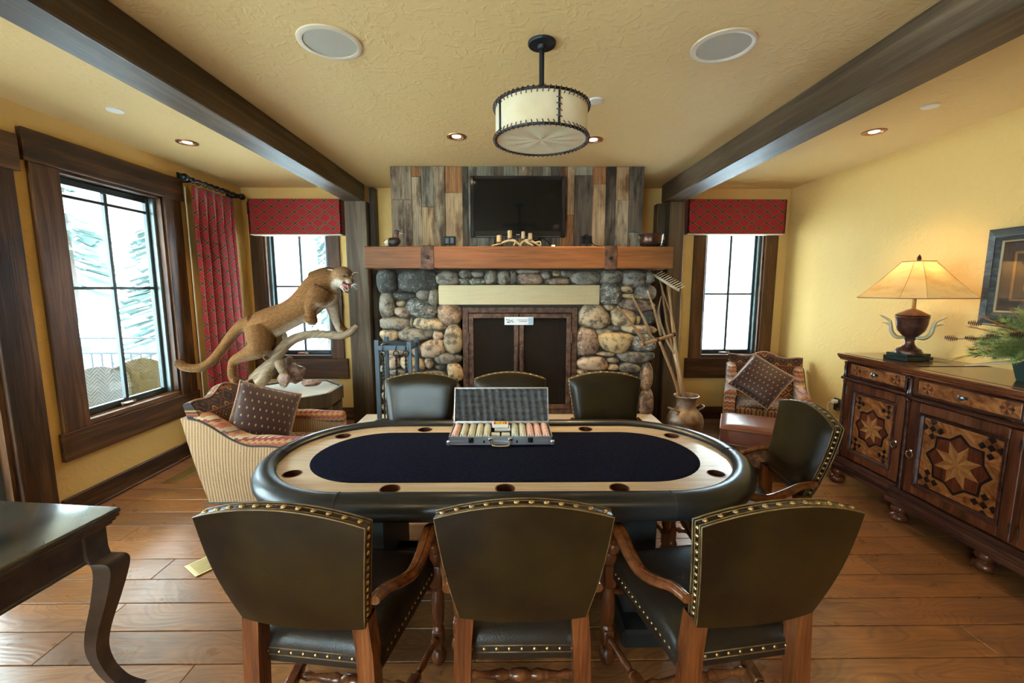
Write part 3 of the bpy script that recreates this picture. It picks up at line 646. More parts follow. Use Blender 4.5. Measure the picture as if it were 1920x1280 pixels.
B().tube([(X+.035, Y0, Z+.055), (X+.04, Y0, Z+.09), (X+.038, Y0, Z+.115)], [.030, .018, .018], 12, 4).build('neck', M_duckred, dk, smooth=True)
hd = B().ball((X+.042, Y0, Z+.128), .023, 2, (1.1, .85, 1)).build('head', M_duckdark, dk, smooth=True)
B().tube([(X+.058, Y0, Z+.124), (X+.085, Y0, Z+.118), (X+.098, Y0, Z+.119)], [.010, .008, .006], 8, 3, sq=.6).build('bill', M_duckbuff, hd, smooth=True)
B().ball((X+.05, Y0-.019, Z+.132), .003, 1).build('eye', M_brass, hd)
# antler candelabra -------------------------------------------------------
M_antler = simple('pale_antler', (.62, .44, .20), .5, bump=(60, .3)); M_wax = simple('tan_birch_candle', (.50, .34, .17), .7, bump=(60, .4)); M_brn = simple('brown_cup', (.14, .07, .04), .5)
ca = thing('antler_candelabra', 'low candelabra of pale curved antlers in the middle of the mantel', 'candelabra', (atY(968, 460, 3.88).x, 3.88, MZ))
q = lambda x, y, Y=3.88: tuple(atY(x, y, Y))
gz = MZ+.010
def gp(x, Y=3.88): return (atY(x, 460, Y).x, Y, gz)
B().tube([gp(922, 3.86), q(936, 457), q(950, 452), q(962, 450), q(972, 457), gp(978)], [.005, .008, .010, .010, .009, .006], 8, 5).tube([q(957, 451), q(966, 452, 3.86), gp(963, 3.84)], [.009, .008, .005], 8, 5).build('antler', M_antler, ca, smooth=True)
B().tube([gp(975, 3.86), q(980, 453), q(990, 450), q(1003, 455), gp(1013)], [.006, .010, .011, .010, .008], 8, 5).tube([q(1003, 455), q(1012, 453, 3.86), q(1014, 460, 3.85)], [.008, .007, .004], 8, 5).tube([q(985, 452), q(992, 456, 3.84), gp(1000, 3.82)], [.008, .007, .004], 8, 5).build('antler', M_antler, ca, smooth=True)
cn = ('leftmost, lowest candle of the antler candelabra', 'tall candle second from the left on the antler candelabra', 'tall candle third from the left on the antler candelabra', 'rightmost candle of the antler candelabra')
for i, (x, yt, yb, r) in enumerate(((936, 441, 454, .024), (956, 432, 447, .022), (981, 434, 448, .018), (994, 437, 450, .020))):
    a = atY(x, yt, 3.88); c = atY(x, yb, 3.88)
    B().lathe([(.006, -.012), (.010, -.008), (r*1.0, -.004), (r*1.05, .004), (r*.9, .002)], c, 12).build('cup', M_brn, ca, smooth=40)
    o = B().lathe([(r*.92, .004), (r*.92, a.z-c.z-.002), (r*.8, a.z-c.z), (r*.2, a.z-c.z-.004), (.0015, a.z-c.z-.004), (.0012, a.z-c.z+.006)], c, 16).build('candle', M_wax, smooth=40)
    tag(o, 'tan birch-bark candle, '+cn[i], 'candle', 'candles on the candelabra')
# kettle pot ---------------------------------------------------------------
p = atY(1220, 463, 3.90); X = p.x
kp = thing('copper_pot', 'dark dented pot with wire bail handle on the right end of the mantel', 'pot', (X, 3.90, MZ))
M_pot = Mat('tarnished_copper', (.09, .045, .03), .28, .8); M_pot.bump(M_pot.noise(M_pot.co(), 25, 3), .5, .004); M_pot = M_pot.mat
B().lathe([(.001, .003), (.075, .002), (.092, .02), (.100, .06), (.102, .10), (.106, .105), (.106, .114), (.100, .112), (.096, .06), (.088, .02), (.07, .008), (.001, .007)], (X, 3.90, MZ), 28).build('body', M_pot, kp, smooth=40)
B().tube([(X+.105*cos(i*2*pi/32), 3.90+.105*sin(i*2*pi/32), MZ+.112) for i in range(32)], .004, 6, closed=True).build('rim', M_iron, kp, smooth=True)
B().tube([(X-.104, 3.90, MZ+.095), (X-.113, 3.89, MZ+.06), (X-.108, 3.83, MZ+.03), (X, 3.787+.02, MZ+.024), (X+.108, 3.83, MZ+.03), (X+.113, 3.89, MZ+.06), (X+.104, 3.90, MZ+.095)], .003, 6, 6).build('bail', M_iron, kp, smooth=True)
for s in (-1, 1): B().cbox((X+s*.108, 3.897, MZ+.085), (.012, .02, .035), .003).build('lug', M_chrome, kp)
# fire tools ---------------------------------------------------------------
ft = thing('fire_tool_stand', 'black iron fire tool stand left of the hearth', 'fire tool stand', (-1.2, 3.55, 0))
M_tool = simple('blue_black_steel', (.05, .065, .075), .35, .6)
def ftp(x, y, Y): return atY(x, y, Y)
tops = {'a': ftp(706, 637, 3.50), 'b': ftp(767, 640, 3.50), 'c': ftp(724, 631, 3.72), 'd': ftp(781, 632, 3.72)}
for k, p in tops.items():
    zb = HZ+.001 if p.x > -1.35 and 3.5 <= p.y else .001
    B().box(p.x-.018, p.x+.018, p.y-.010, p.y+.010, zb, p.z, .002).build('post', M_tool, ft)
a, b_, c, d_ = tops['a'], tops['b'], tops['c'], tops['d']
B().box(a.x, b_.x, 3.485, 3.492, a.z-.085, a.z-.045, .002).build('crossbar', M_tool, ft); B().box(c.x, d_.x, 3.70, 3.708, c.z-.09, c.z-.05, .002).build('crossbar', M_tool, ft)
for u, v in ((a, c), (b_, d_)): B().bar((u.x, 3.5, u.z-.065), (v.x, 3.72, u.z-.065), .010).build('side_rail', M_tool, ft)
B().bar((a.x, 3.5, a.z-.02), (b_.x, 3.5, a.z-.02), .006).build('hook_rail', M_tool, ft)
def twist(b, x, y, z0, z1, r=.006):
    n = 22
    for ph in (0, pi): b.tube([(x+.006*cos(i*.9+ph), y+.006*sin(i*.9+ph), z0+(z1-z0)*i/n) for i in range(n+1)], r*.9, 5, 1)
for i, (x, lab, kind) in enumerate(((717, 'twisted iron poker with a ring top, leftmost on the fire tool stand', 'poker'), (742, 'iron ash shovel hanging in the middle of the fire tool stand', 'shovel'), (760, 'iron hearth brush rod hanging at the right of the fire tool stand', 'brush'))):
    p = ftp(x, 645, 3.47); t = thing('fire_'+kind, lab, 'fire tool', (p.x, 3.47, .45)); zt = a.z-.09
    b = B(); b.tube([(p.x+.022*cos(k*2*pi/16), 3.47, zt-.02+.022*sin(k*2*pi/16)) for k in range(16)], .005, 6, closed=True); b.tube([(p.x, 3.47, zt), (p.x, 3.46, zt+.03), (p.x, 3.484, zt+.035)], .004, 5, 3)
    twist(b, p.x, 3.47, zt-.24, zt-.04); b.bar((p.x, 3.47, .66), (p.x, 3.47, zt-.23), .006); b.build('shaft', M_iron, t, smooth=True)
    if kind == 'shovel': B().box(p.x-.05, p.x+.05, 3.46, 3.466, .47, .66, .003).build('blade', M_iron, t)
    elif kind == 'brush': B().lathe([(.02, .66), (.03, .62), (.045, .47), (.001, .47)], (p.x, 3.47, 0), 14).build('bristles', M_lace, t)
    else: B().tube([(p.x, 3.47, .67), (p.x, 3.47, .5), (p.x+.03, 3.47, .48)], [.007, .006, .002], 6, 3).build('hook', M_iron, t)
p = atY(722, 778, 3.42); t = thing('log_ring', 'black iron hoop of a log holder between the left post and the stones', 'log holder', (p.x, 3.40, .001))
B().tube([(p.x+.16*cos(k*2*pi/32), 3.40, .375+.16*sin(k*2*pi/32)+.0) for k in range(32)], .009, 6, closed=True).build('hoop', M_iron, t, smooth=True)
B().bar((p.x, 3.40, .22), (p.x, 3.40, .01), .01).box(p.x-.12, p.x+.12, 3.33, 3.47, .001, .012, .003).build('foot', M_iron, t)
# ---------------------------------------------------------------- poker table
def leather(name, c, c2, rough=.34, bs=.25, sc=1.):
    g = Mat(name, c, rough, spec=.34, coat=.04); v = g.co()
    g.col(g.mix(g.ramp(g.noise(v, 4*sc, 4), [(.35, (0, 0, 0)), (.7, (1, 1, 1))]), c, c2)); g.rough(g.noise(v, 6, 2)*.10+(rough-.02))
    g.bump(g.vor(v, 220, 'F1')*.6+g.noise(v, 10, 1)*.8, bs, .002); return g.mat
M_rail = leather('black_rail_vinyl', (.013, .014, .015), (.022, .023, .024), .29, .2)
M_felt = Mat('navy_felt', (.012, .014, .024), 1, spec=0, sheen=.0); _v = M_felt.co(); M_felt.col(M_felt.ramp(M_felt.noise(_v, 60, 6, .7), [(.3, (.007, .008, .018)), (.7, (.019, .020, .034))])).bump(M_felt.noise(_v, 300, 2), .4, .001); M_felt = M_felt.mat
M_maple = wood('pale_maple_track', (.56, .40, .25), (.66, .50, .33), (.72, .57, .40), 0, .3, .5, bs=.05, var=0, coat=.3)
M_cup = simple('copper_cup', (.22, .09, .05), .35, .8)
TC = Vector((-.01, 2.05)); TZ = .765; TS = .655; TR = .53
def track(s, r, n=28, z=0):
    pts = []
    for i in range(n+1): a = -pi/2+pi*i/n; pts.append((TC.x+s+r*cos(a), TC.y+r*sin(a), z))
    for i in range(n+1): a = pi/2+pi*i/n; pts.append((TC.x-s+r*cos(a), TC.y+r*sin(a), z))
    return pts
def fill2d(name, outer, holes, z, ext, mat, parent, bev=0):
    cu = bpy.data.curves.new(name, 'CURVE'); cu.dimensions = '2D'; cu.fill_mode = 'BOTH'; cu.extrude = ext; cu.bevel_depth = bev
    for loop in [outer]+holes:
        sp = cu.splines.new('POLY'); sp.points.add(len(loop)-1); sp.use_cyclic_u = True
        for p, q in zip(sp.points, loop): p.co = (q[0], q[1], 0, 1)
    o = bpy.data.objects.new(name, cu); COL.objects.link(o); o.location = (0, 0, z)
    dg = bpy.context.evaluated_depsgraph_get(); me = bpy.data.meshes.new_from_object(o.evaluated_get(dg)); COL.objects.unlink(o); bpy.data.objects.remove(o)
    me.transform(wmat(parent).inverted() @ Matrix.Translation((0, 0, z))); me.materials.clear(); me.materials.append(mat)
    q = bpy.data.objects.new(name, me); COL.objects.link(q); q.parent = parent; return q
tb = thing('poker_table', 'oval poker table with black padded rail, pale wood track and navy felt', 'poker table', (TC.x, TC.y, 0))
prof = [(-.038, .008), (-.047, .016), (-.047, .026), (-.034, .036), (-.010, .039), (.02, .032), (.042, .016), (.051, -.004), (.049, -.03), (.040, -.050), (.028, -.058), (-.038, -.058)]
loop = track(TS, TR-.051)
def offs(d): return track(TS, TR-.051+d)
rb = B(); L = [offs(p[0]) for p in prof]; n = len(loop)
vs = [[rb.bm.verts.new((L[j][i][0], L[j][i][1], TZ+prof[j][1])) for j in range(len(prof))] for i in range(n)]
for i in range(n):
    for j in range(len(prof)): rb.bm.faces.new((vs[i][j], vs[(i+1) % n][j], vs[(i+1) % n][(j+1) % len(prof)], vs[i][(j+1) % len(prof)]))
rl = rb.build('rail', M_rail, tb, smooth=50)
sb = B()
for s1, s2 in ((1, 1), (1, -1), (-1, 1), (-1, -1)):
    sb.tube([(TC.x+s1*TS, TC.y+s2*(TR-.051+p[0]*1.012), TZ+p[1]*1.012) for p in prof[:-1]], .0016, 5, 3)
for s1 in (-1, 1): sb.tube([(TC.x+s1*(TS+TR-.051+p[0]*1.012), TC.y, TZ+p[1]*1.012) for p in prof[:-1]], .0016, 5, 3)
sb.build('seams', M_rail, rl, smooth=True, kind='stuff')
def ontrack(p, r=.3725):
    x, y = p[0]-TC.x, p[1]-TC.y
    if abs(x) <= TS: return (p[0], TC.y+math.copysign(r, y))
    d_ = Vector((x-math.copysign(TS, x), y)).normalized()*r; return (TC.x+math.copysign(TS, x)+d_.x, TC.y+d_.y)
cups = [ontrack(atZ(x, y, TZ+.01)) for x, y in ((560, 886), (638, 815), (797, 806), (733, 914), (947, 919), (1161, 915), (1333, 886), (1258, 818), (1098, 806), (945, 806))]
circ = lambda c, r, n=24: [(c[0]+r*cos(2*pi*i/n), c[1]+r*sin(2*pi*i/n)) for i in range(n)]
fill2d('track', offs(-.040), [circ(c, .0385) for c in cups]+[track(TS-.025, .313)], TZ+.004, .008, M_maple, tb)
for c in cups:
    B().lathe([(.001, -.075), (.0385, -.075), (.0385, .0122), (.042, .0124), (.042, .0134), (.0372, .0136), (.0365, -.072), (.001, -.072)], (c[0], c[1], TZ), 24).build('cup_holder', M_cup, tb, smooth=40)
b = B(); F = [track(TS-.025, r) for r in (.317, .317, .309, .295)]; zz = (-.01, .012, .0165, .018)
R_ = [[b.bm.verts.new((p[0], p[1], TZ+z)) for p in f] for f, z in zip(F, zz)]
for A, C in zip(R_, R_[1:]):
    for i in range(len(A)): b.bm.faces.new((A[i], A[(i+1) % len(A)], C[(i+1) % len(A)], C[i]))
b.bm.faces.new(R_[-1]); b.bm.faces.new(R_[0][::-1]); b.build('felt', M_felt, tb, smooth=30)
fill2d('underside', offs(-.03), [], TZ-.055, .02, M_matblack, tb)
for s in (-1, 1):
    B().box(TC.x+s*.62-.07, TC.x+s*.62+.07, TC.y-.23, TC.y+.23, .09, TZ-.075, .006).build('pedestal', M_matblack, tb)
    B().box(TC.x+s*.62-.10, TC.x+s*.62+.10, TC.y-.34, TC.y+.34, .002, .09, .012).build('foot', M_matblack, tb)
B().box(TC.x-.55, TC.x+.55, TC.y-.03, TC.y+.03, .16, .30, .005).build('stretcher', M_matblack, tb)
# ---------------------------------------------------------------- chip case
M_case = simple('brushed_aluminium', (.62, .63, .68), .28, .85); M_foam = simple('charcoal_foam', (.075, .073, .075), .95)
FZ = TZ+.0195; cy0 = 2.155; cx0, cx1 = atZ(843, 822, FZ+.02).x, atZ(1035, 822, FZ+.02).x; cw = cx1-cx0; cd_ = .235; cxm = (cx0+cx1)/2
cs = thing('chip_case', 'open aluminium poker chip case with foam-lined lid on the felt', 'case', (cxm, cy0, FZ))
b = B(); e = .006; hz = .045
b.box(cx0, cx1, cy0, cy0+cd_, FZ, FZ+.004, .001).box(cx0, cx1, cy0, cy0+e, FZ+.003, FZ+hz, .001).box(cx0, cx1, cy0+cd_-e, cy0+cd_, FZ+.003, FZ+hz, .001).box(cx0, cx0+e, cy0, cy0+cd_, FZ+.003, FZ+hz, .001).box(cx1-e, cx1, cy0, cy0+cd_, FZ+.003, FZ+hz, .001)
b.box(cx0, cx1, cy0-.0015, cy0, FZ+.018, FZ+.021).build('shell', M_case, cs)
for x in (cx0, cx1): B().cbox((x, cy0, FZ+.012), (.022, .016, .026), .006, seg=2).build('corner_guard', M_case, cs)
B().box(cx0+e, cx1-e, cy0+e, cy0+cd_-e, FZ+.004, FZ+.020).build('tray', simple('black_velvet_tray', (.015, .015, .016), .9), cs)
for x in (cx0+cw*.215, cx0+cw*.785): B().cbox((x, cy0-.004, FZ+.027), (.026, .006, .028), .002).cbox((x, cy0-.009, FZ+.030), (.012, .006, .016), .002).build('latch', M_black, cs)
for x in (cx0+cw*.34, cx0+cw*.655): B().cbox((x, cy0-.002, FZ+.018), (.008, .004, .014), .001).build('lock_pin', M_black, cs)
hl = B().tube([(cxm-.05, cy0-.006, FZ+.03), (cxm-.048, cy0-.022, FZ+.014), (cxm-.035, cy0-.034, FZ+.006), (cxm+.035, cy0-.034, FZ+.006), (cxm+.048, cy0-.022, FZ+.014), (cxm+.05, cy0-.006, FZ+.03)], .0045, 8, 4)
for s in (-1, 1): hl.cbox((cxm+s*.052, cy0-.004, FZ+.03), (.022, .008, .016), .003)
hl.build('handle', M_chrome, cs, smooth=40)
# lid
lw = .205; ang = R(20)
def lp(u, t, k=0): return (cx0+cw*u, cy0+cd_+t*lw*sin(ang)-k*cos(ang), FZ+hz+t*lw*cos(ang)+k*sin(ang)*1)
LM = Matrix.Translation((0, cy0+cd_, FZ+hz-.004)) @ Matrix.Rotation(-ang, 4, 'X')
b = B(); fr = .006
b.box(cx0, cx1, 0, .003, 0, lw).box(cx0, cx0+fr, -.022, .001, 0, lw).box(cx1-fr, cx1, -.022, .001, 0, lw).box(cx0, cx1, -.022, .001, lw-fr, lw).box(cx0, cx1, -.022, .001, 0, fr); b.bm.transform(LM)
ld = b.build('lid', M_case, cs)
b = B(); nx, nz = 112, 46
b.grid(lambda u, v: (cx0+fr+(cw-2*fr)*u, -.013-.010*sin(pi*(u*13+v*6))*sin(pi*(u*13-v*5)), .012+(lw-.02)*v), nx, nz); b.bm.transform(LM)
b.build('foam_lining', M_foam, ld, smooth=True, label='charcoal egg-crate foam')
b = B()
for x in (cx0+.08, cx1-.08): b.bar((x, cy0+cd_+.003, FZ+hz-.002), (x+.03, cy0+cd_+.003, FZ+hz-.002), .004)
b.build('hinge', M_chrome, cs)
def chipmat(name, base, acc, edge):
    g = Mat(name, base, .45); x, y, z = g.sep(g.co('Generated'))
    k = ((y*20).floor()*.37+x*3.5).frac(); k2 = ((y*20).floor()*.53+x*2.7+.3).frac()
    c = g.mix(k < .38, (.80, .76, .68), acc); c = g.mix(k2 < .22, c, edge); g.col(c); return g.mat
M_chipA = chipmat('cream_green_chips', (.8, .8, .7), (.65, .42, .16), (.05, .30, .26)); M_chipB = chipmat('cream_orange_chips', (.8, .7, .6), (.80, .28, .08), (.45, .06, .22)); M_chipC = chipmat('cream_blue_chips', (.8, .8, .7), (.10, .30, .40), (.50, .42, .15))
od = ['leftmost', 'second from the left', 'third from the left', 'fourth from the left', 'fifth from the left', 'fifth from the right', 'fourth from the right', 'third from the right', 'second from the right', 'rightmost']
fr_ = [.062, .138, .214, .290, .366, .636, .712, .788, .862, .938]
xcs = [0.055, .135, .212, .288, .362, .640, .715, .790, .865, .942]
for i, u in enumerate(xcs):
    m = M_chipB if i in (7, 8, 9, 0) else (M_chipC if i in (5,) else M_chipA); x = cx0+cw*u; r = .0195; N = 20; y0, y1 = cy0+.012, cy0+cd_-.03
    pr = []
    for k in range(N):
        s0 = (y1-y0)*k/N; s1 = (y1-y0)*(k+1)/N; pr += [(r*.955, s0+.0002), (r, s0+.0014), (r, s1-.0014), (r*.955, s1-.0002)]
    o = B().lathe([(.001, 0)]+pr+[(.001, y1-y0)], (x, y0, FZ+.026+r*.55), 14, axis=(0, 1, 0)).build('chip_roll', m, smooth=50)
    tag(o, f'roll of {"orange" if m == M_chipB else "green"} and cream poker chips, {od[i]} in the open case', 'poker chips', 'rolls of poker chips in the case')
M_card = simple('white_card', (.85, .82, .78), .4); M_red = simple('card_red', (.55, .03, .03), .4); M_yel = simple('card_yellow', (.80, .60, .05), .4)
for j, (dx, dz, e, lab) in enumerate(((.01, 0, .04, 'lower boxed deck of cards tilted in the middle of the chip case'), (-.002, .021, .02, 'upper boxed deck of cards with a yellow panel in the middle of the chip case'))):
    c = (cxm+dx-.003, cy0+.15, FZ+.040+dz); t = thing('card_deck', lab, 'playing cards', c, e, 'decks of cards in the case')
    B().box(-.044, .044, -.031, .031, -.009, .009, .002).build('box', M_card, t, world=False)
    B().box(-.036, .036, -.0235, .0235, .009, .0096).build('back_print', M_red, t, world=False)
    B().box(-.024, .026, -.0215, .0215, .0095, .0100).build('panel', M_yel, t, world=False)
    sb = B(); [sb.box(-.020+q*.009, -.015+q*.009, -.012+(q % 2)*.008, .002+(q % 3)*.005, .0099, .0103) for q in range(5)]; sb.build('figure', M_rust, t, world=False)
for x, r_, m in ((cxm-.028, .4, M_chipA), (cxm+.026, -.2, M_chipA)):
    N = 9; pr = []; r = .0185; LL = .045
    for k in range(N): s0 = LL*k/N; s1 = LL*(k+1)/N; pr += [(r*.955, s0+.0002), (r, s0+.0014), (r, s1-.0014), (r*.955, s1-.0002)]
    o = B().lathe([(.001, 0)]+pr+[(.001, LL)], (x-LL/2, cy0+.045, FZ+.024+r*.5), 14, axis=(1, 0, 0)).build('chip_roll', m, smooth=50)
    tag(o, 'short sideways stack of green and cream chips in front of the card decks, '+('left one' if x < cxm else 'right one'), 'poker chips', 'rolls of poker chips in the case')
# ---------------------------------------------------------------- dining chairs
M_leather = leather('dark_olive_leather', (.009, .005, .002), (.030, .018, .004), .27, .25)
M_leather2 = leather('black_brown_leather', (.015, .009, .006), (.024, .016, .010), .28, .25)
M_welt = leather('worn_leather_edge', (.09, .055, .022), (.20, .13, .055), .35, .2, 6)
M_nail = simple('antique_brass_nail', (.45, .33, .16), .3, 1)
M_chairwood = wood('red_walnut', (.035, .010, .004), (.14, .040, .012), (.27, .095, .028), 2, .25, 1.0, bs=.15, var=.1, coat=.4)
def make_chair():
    t = thing('dining_armchair', '', 'chair')
    P = lambda b, n, m, **k: b.build(n, m, t, world=False, **k)
    # back: local y -; wide at the top
    zb, zt, yb, yt = .595, .965, -.262, -.345
    def hw(v): return .193+.057*v+.004*sin(pi*v)
    def bk(u, v, side):
        """u -1..1 across, v 0..1 up"""
        x = u*hw(v); crown = .045*(1-u*u)*v**3; z = zb+(zt-zb)*v+crown; lean = yb+(yt-yb)*v-.012*sin(pi*v)
        curve = -.018*(1-u*u); edge = min(1, (1-abs(u))*7, ) ; 
        puff = .036*(max(0, 1-abs(u)**4)*max(0, 1-abs(2*v-1)**4))**.6
        return (x, lean+curve+(-.027 if side < 0 else .022+puff), z)
    b = B(); nu, nv = 20, 14
    fr = [[b.bm.verts.new(bk(-1+2*i/nu, j/nv, 1)) for j in range(nv+1)] for i in range(nu+1)]
    rr_ = [[b.bm.verts.new(bk(-1+2*i/nu, j/nv, -1)) for j in range(nv+1)] for i in range(nu+1)]
    f_ = b.bm.faces
    for i in range(nu):
        for j in range(nv): f_.new((fr[i][j], fr[i][j+1], fr[i+1][j+1], fr[i+1][j])); f_.new((rr_[i][j], rr_[i+1][j], rr_[i+1][j+1], rr_[i][j+1]))
    for i in range(nu): f_.new((fr[i][0], fr[i+1][0], rr_[i+1][0], rr_[i][0])); f_.new((fr[i][nv], rr_[i][nv], rr_[i+1][nv], fr[i+1][nv]))
    for j in range(nv): f_.new((fr[0][j], rr_[0][j], rr_[0][j+1], fr[0][j+1])); f_.new((fr[nu][j], fr[nu][j+1], rr_[nu][j+1], rr_[nu][j]))
    bo = P(b, 'backrest', M_leather, smooth=45)
    edge = [(-1, j/10) for j in range(11)]+[(-1+2*i/16, 1) for i in range(1, 17)]+[(1, 1-j/10) for j in range(1, 11)]
    def ep(u, v, k, out):
        a = Vector(bk(u, v, -1)); c = Vector(bk(u, v, 1)); p = a.lerp(c, k); cen = Vector((0, p.y, (zb+zt)/2-.05))
        n = Vector((u if abs(u) > .999 else 0, 0, 1 if v > .999 else 0)).normalized() if (abs(u) > .999 or v > .999) else Vector((0, 0, 1))
        return p+n*out
    w1 = B(); w1.tube([ep(u, v, .06, .001) for u, v in edge], .0026, 5, 1).tube([ep(u, v, .94, .001) for u, v in edge], .0026, 5, 1).tube([ep(u, v, .28, .0) for u, v in edge], .0018, 5, 1).tube([ep(u, v, .72, .0) for u, v in edge], .0018, 5, 1)
    P(w1, 'welt', M_welt, smooth=True)
    nb = B()
    for (side, fn, nn) in (('l', lambda s: (-1, s), (-1, 0, 0)), ('t', lambda s: (-1+2*s, 1), (0, 0, 1)), ('r', lambda s: (1, s), (1, 0, 0))):
        N = 12 if side == 't' else 14
        for i in range(N): u, v = fn((i+.5)/N); nails(nb, [ep(u, v, .5, .0)], nn, .0088 if side == 't' else .0075)
    P(nb, 'nail_trim', M_nail, smooth=True, kind='stuff')
    # seat
    def seat(u, v):
        hwid = .215+.045*v; x = (2*u-1)*hwid; y = -.235+.50*v
        e = (max(0, 1-abs(2*u-1)**5)*max(0, 1-abs(2*v-1)**5))**.5; return (x, y, .462+.055*e)
    b = B(); b.grid(seat, 20, 20)
    tw = (('rr', 0),); 
    per = [(i/20, 0) for i in range(20)]+[(1, i/20) for i in range(20)]+[(1-i/20, 1) for i in range(20)]+[(0, 1-i/20) for i in range(20)]
    lo = [b.bm.verts.new((seat(*p)[0], seat(*p)[1], .405)) for p in per]; hi = [b.bm.verts.new(seat(*p)) for p in per]
    for i in range(80): b.bm.faces.new((lo[i], lo[(i+1) % 80], hi[(i+1) % 80], hi[i]))
    b.bm.faces.new(lo[::-1]); bmesh.ops.remove_doubles(b.bm, verts=b.bm.verts, dist=.0005)
    P(b, 'seat', M_leather2, smooth=50)
    nb = B(); wb = B()
    for (p, q, nn, N) in (((-.185, -.235), (.185, -.235), (0, -1, 0), 9), ((.215, -.20), (.256, .22), (1, -.1, 0), 16), ((-.256, .22), (-.215, -.20), (-1, -.1, 0), 16), ((-.22, .265), (.22, .265), (0, 1, 0), 18)):
        for i in range(N): s = (i+.5)/N; nails(nb, [(p[0]+(q[0]-p[0])*s, p[1]+(q[1]-p[1])*s, .440)], nn, .0072)
        for z in (.452, .428): wb.bar((p[0], p[1], z), (q[0], q[1], z), .0022, 5)
    P(nb, 'seat_nails', M_nail, smooth=True, kind='stuff'); P(wb, 'seat_welt', M_welt, smooth=True)
    # rear legs
    for s in (-1, 1):
        b = B(); x0 = s*.172; pts = [(s*.176, -.255, .615), (s*.186, -.252, .50), (s*.190, -.254, .38), (s*.190, -.262, .235)]
        for (p, q) in zip(pts, pts[1:]):
            W = .027; vs_ = [b.bm.verts.new((c[0]+dx*W, c[1]+dy*W, c[2])) for c in (p, q) for dx, dy in ((-1, -1), (1, -1), (1, 1), (-1, 1))]
            for k in range(4): b.bm.faces.new((vs_[k], vs_[(k+1) % 4], vs_[4+(k+1) % 4], vs_[4+k]))
            if q == pts[-1]: b.bm.faces.new(vs_[4:])
        bmesh.ops.remove_doubles(b.bm, verts=b.bm.verts, dist=.001)
        b.lathe([(.018, .236), (.022, .228), (.036, .205), (.040, .185), (.034, .160), (.022, .150), (.026, .146), (.024, .14)], (s*.190, -.262, 0), 16)
        b.cbox((s*.190, -.262, .115), (.05, .05, .055), .006).lathe([(.018, .09), (.030, .075), (.034, .05), (.026, .025), (.02, .002)], (s*.190, -.262, 0), 16)
        P(b, 'leg', M_chairwood, smooth=40)
        # front leg and arm post
        fx, fy = s*.262, .225; b = B()
        b.lathe([(.020, .002), (.030, .02), (.034, .045), (.026, .07), (.016, .078)], (fx, fy, 0), 16); b.cbox((fx, fy, .12), (.046, .046, .085), .006)
        b.lathe([(.016, .16), (.024, .168), (.018, .18), (.026, .20), (.030, .26), (.027, .31), (.020, .345), (.027, .352), (.02, .36)], (fx, fy, 0), 16)
        b.cbox((fx, fy, .41), (.050, .050, .10), .008, seg=2)
        b.lathe([(.02, .455), (.026, .47), (.031, .495), (.027, .52), (.018, .53)], (fx, fy, 0), 16)
        b.tube([(fx, fy, .525), (fx, fy-.03, .55), (fx, fy-.03, .58), (fx, fy-.06, .61), (fx, fy-.085, .635)], [.024, .030, .026, .020, .022], 10, 4)
        P(b, 'front_leg', M_chairwood, smooth=40)
        b = B(); ay = [(-.285, .690), (-.22, .680), (-.14, .645), (-.06, .622), (.02, .632), (.09, .655), (.145, .662), (.172, .642), (.162, .618), (.142, .620)]
        ax = [.226, .236, .252, .264, .268, .267, .266, .265, .264, .264]
        b.tube([(s*x, y, z) for x, (y, z) in zip(ax, ay)], [.020, .021, .023, .024, .026, .028, .029, .025, .020, .012], 12, 4, sq=.72)
        P(b, 'arm', M_chairwood, smooth=50)
        b = B(); b.tube([(s*(x+.004), y, z+r_*.72) for x, (y, z), r_ in zip(ax[:8], ay[:8], [.020, .021, .023, .024, .026, .028, .029, .025])], .004, 5, 4); P(b, 'arm_moulding', M_chairwood, smooth=True)
        b = B().turned((s*.262, .20, .135), (s*.194, -.236, .125), [(0, .010), (.04, .018), (.08, .012), (.3, .015), (.36, .010), (.40, .021), (.44, .014)], 10)
        b.turned((s*.262, .20, .135), (s*.194, -.236, .125), [(.62, .014), (.66, .021), (.70, .010), (.9, .016), (.94, .020), (1, .010)], 10)
        c = (s*.226, -.028, .131); b.cbox(c, (.038, .10, .038), .005, e=(0, 0, -s*.15)); P(b, 'stretcher', M_chairwood, smooth=40)
    pr = [(0, .010), (.08, .018), (.14, .011), (.28, .017), (.34, .022), (.40, .013), (.44, .022), (.5, .024), (.56, .022), (.60, .013), (.66, .022), (.72, .017), (.86, .011), (.92, .018), (1, .010)]
    P(B().turned((-.21, -.02, .131), (.21, -.02, .131), pr, 12), 'cross_stretcher', M_chairwood, smooth=40)
    P(B().turned((-.245, .225, .33), (.245, .225, .33), pr, 12), 'front_rail', M_chairwood, smooth=40)
    return t
c0 = make_chair()
CH = [((.045, 1.485), 0, 'dark leather armchair with its back to the view, centre one nearest the camera'),
      ((-.585, 1.465), R(-7), 'dark leather armchair with its back to the view, beside the grey-brown side table'),
      ((.715, 1.465), R(8), 'dark leather armchair with its back to the view, at the right front of the table'),
      ((1.19, 2.15), R(82), 'dark leather armchair at the right end of the table, angled towards it'),
      ((-.60, 2.58), R(180), 'dark leather armchair facing out across the table in front of the fire tools'),
      ((.015, 2.60), R(180), 'dark leather armchair across the table behind the open chip case'),
      ((.68, 2.60), R(180), 'dark leather armchair across the table nearest the milk can')]
for i, (p, rz, lab) in enumerate(CH):
    if i == 0: c0.location = (*p, 0); c0.rotation_euler = (0, 0, rz); c0['label'] = lab; c0['group'] = 'leather armchairs around the poker table'
    else: dup(c0, (*p, 0), rz, lab)
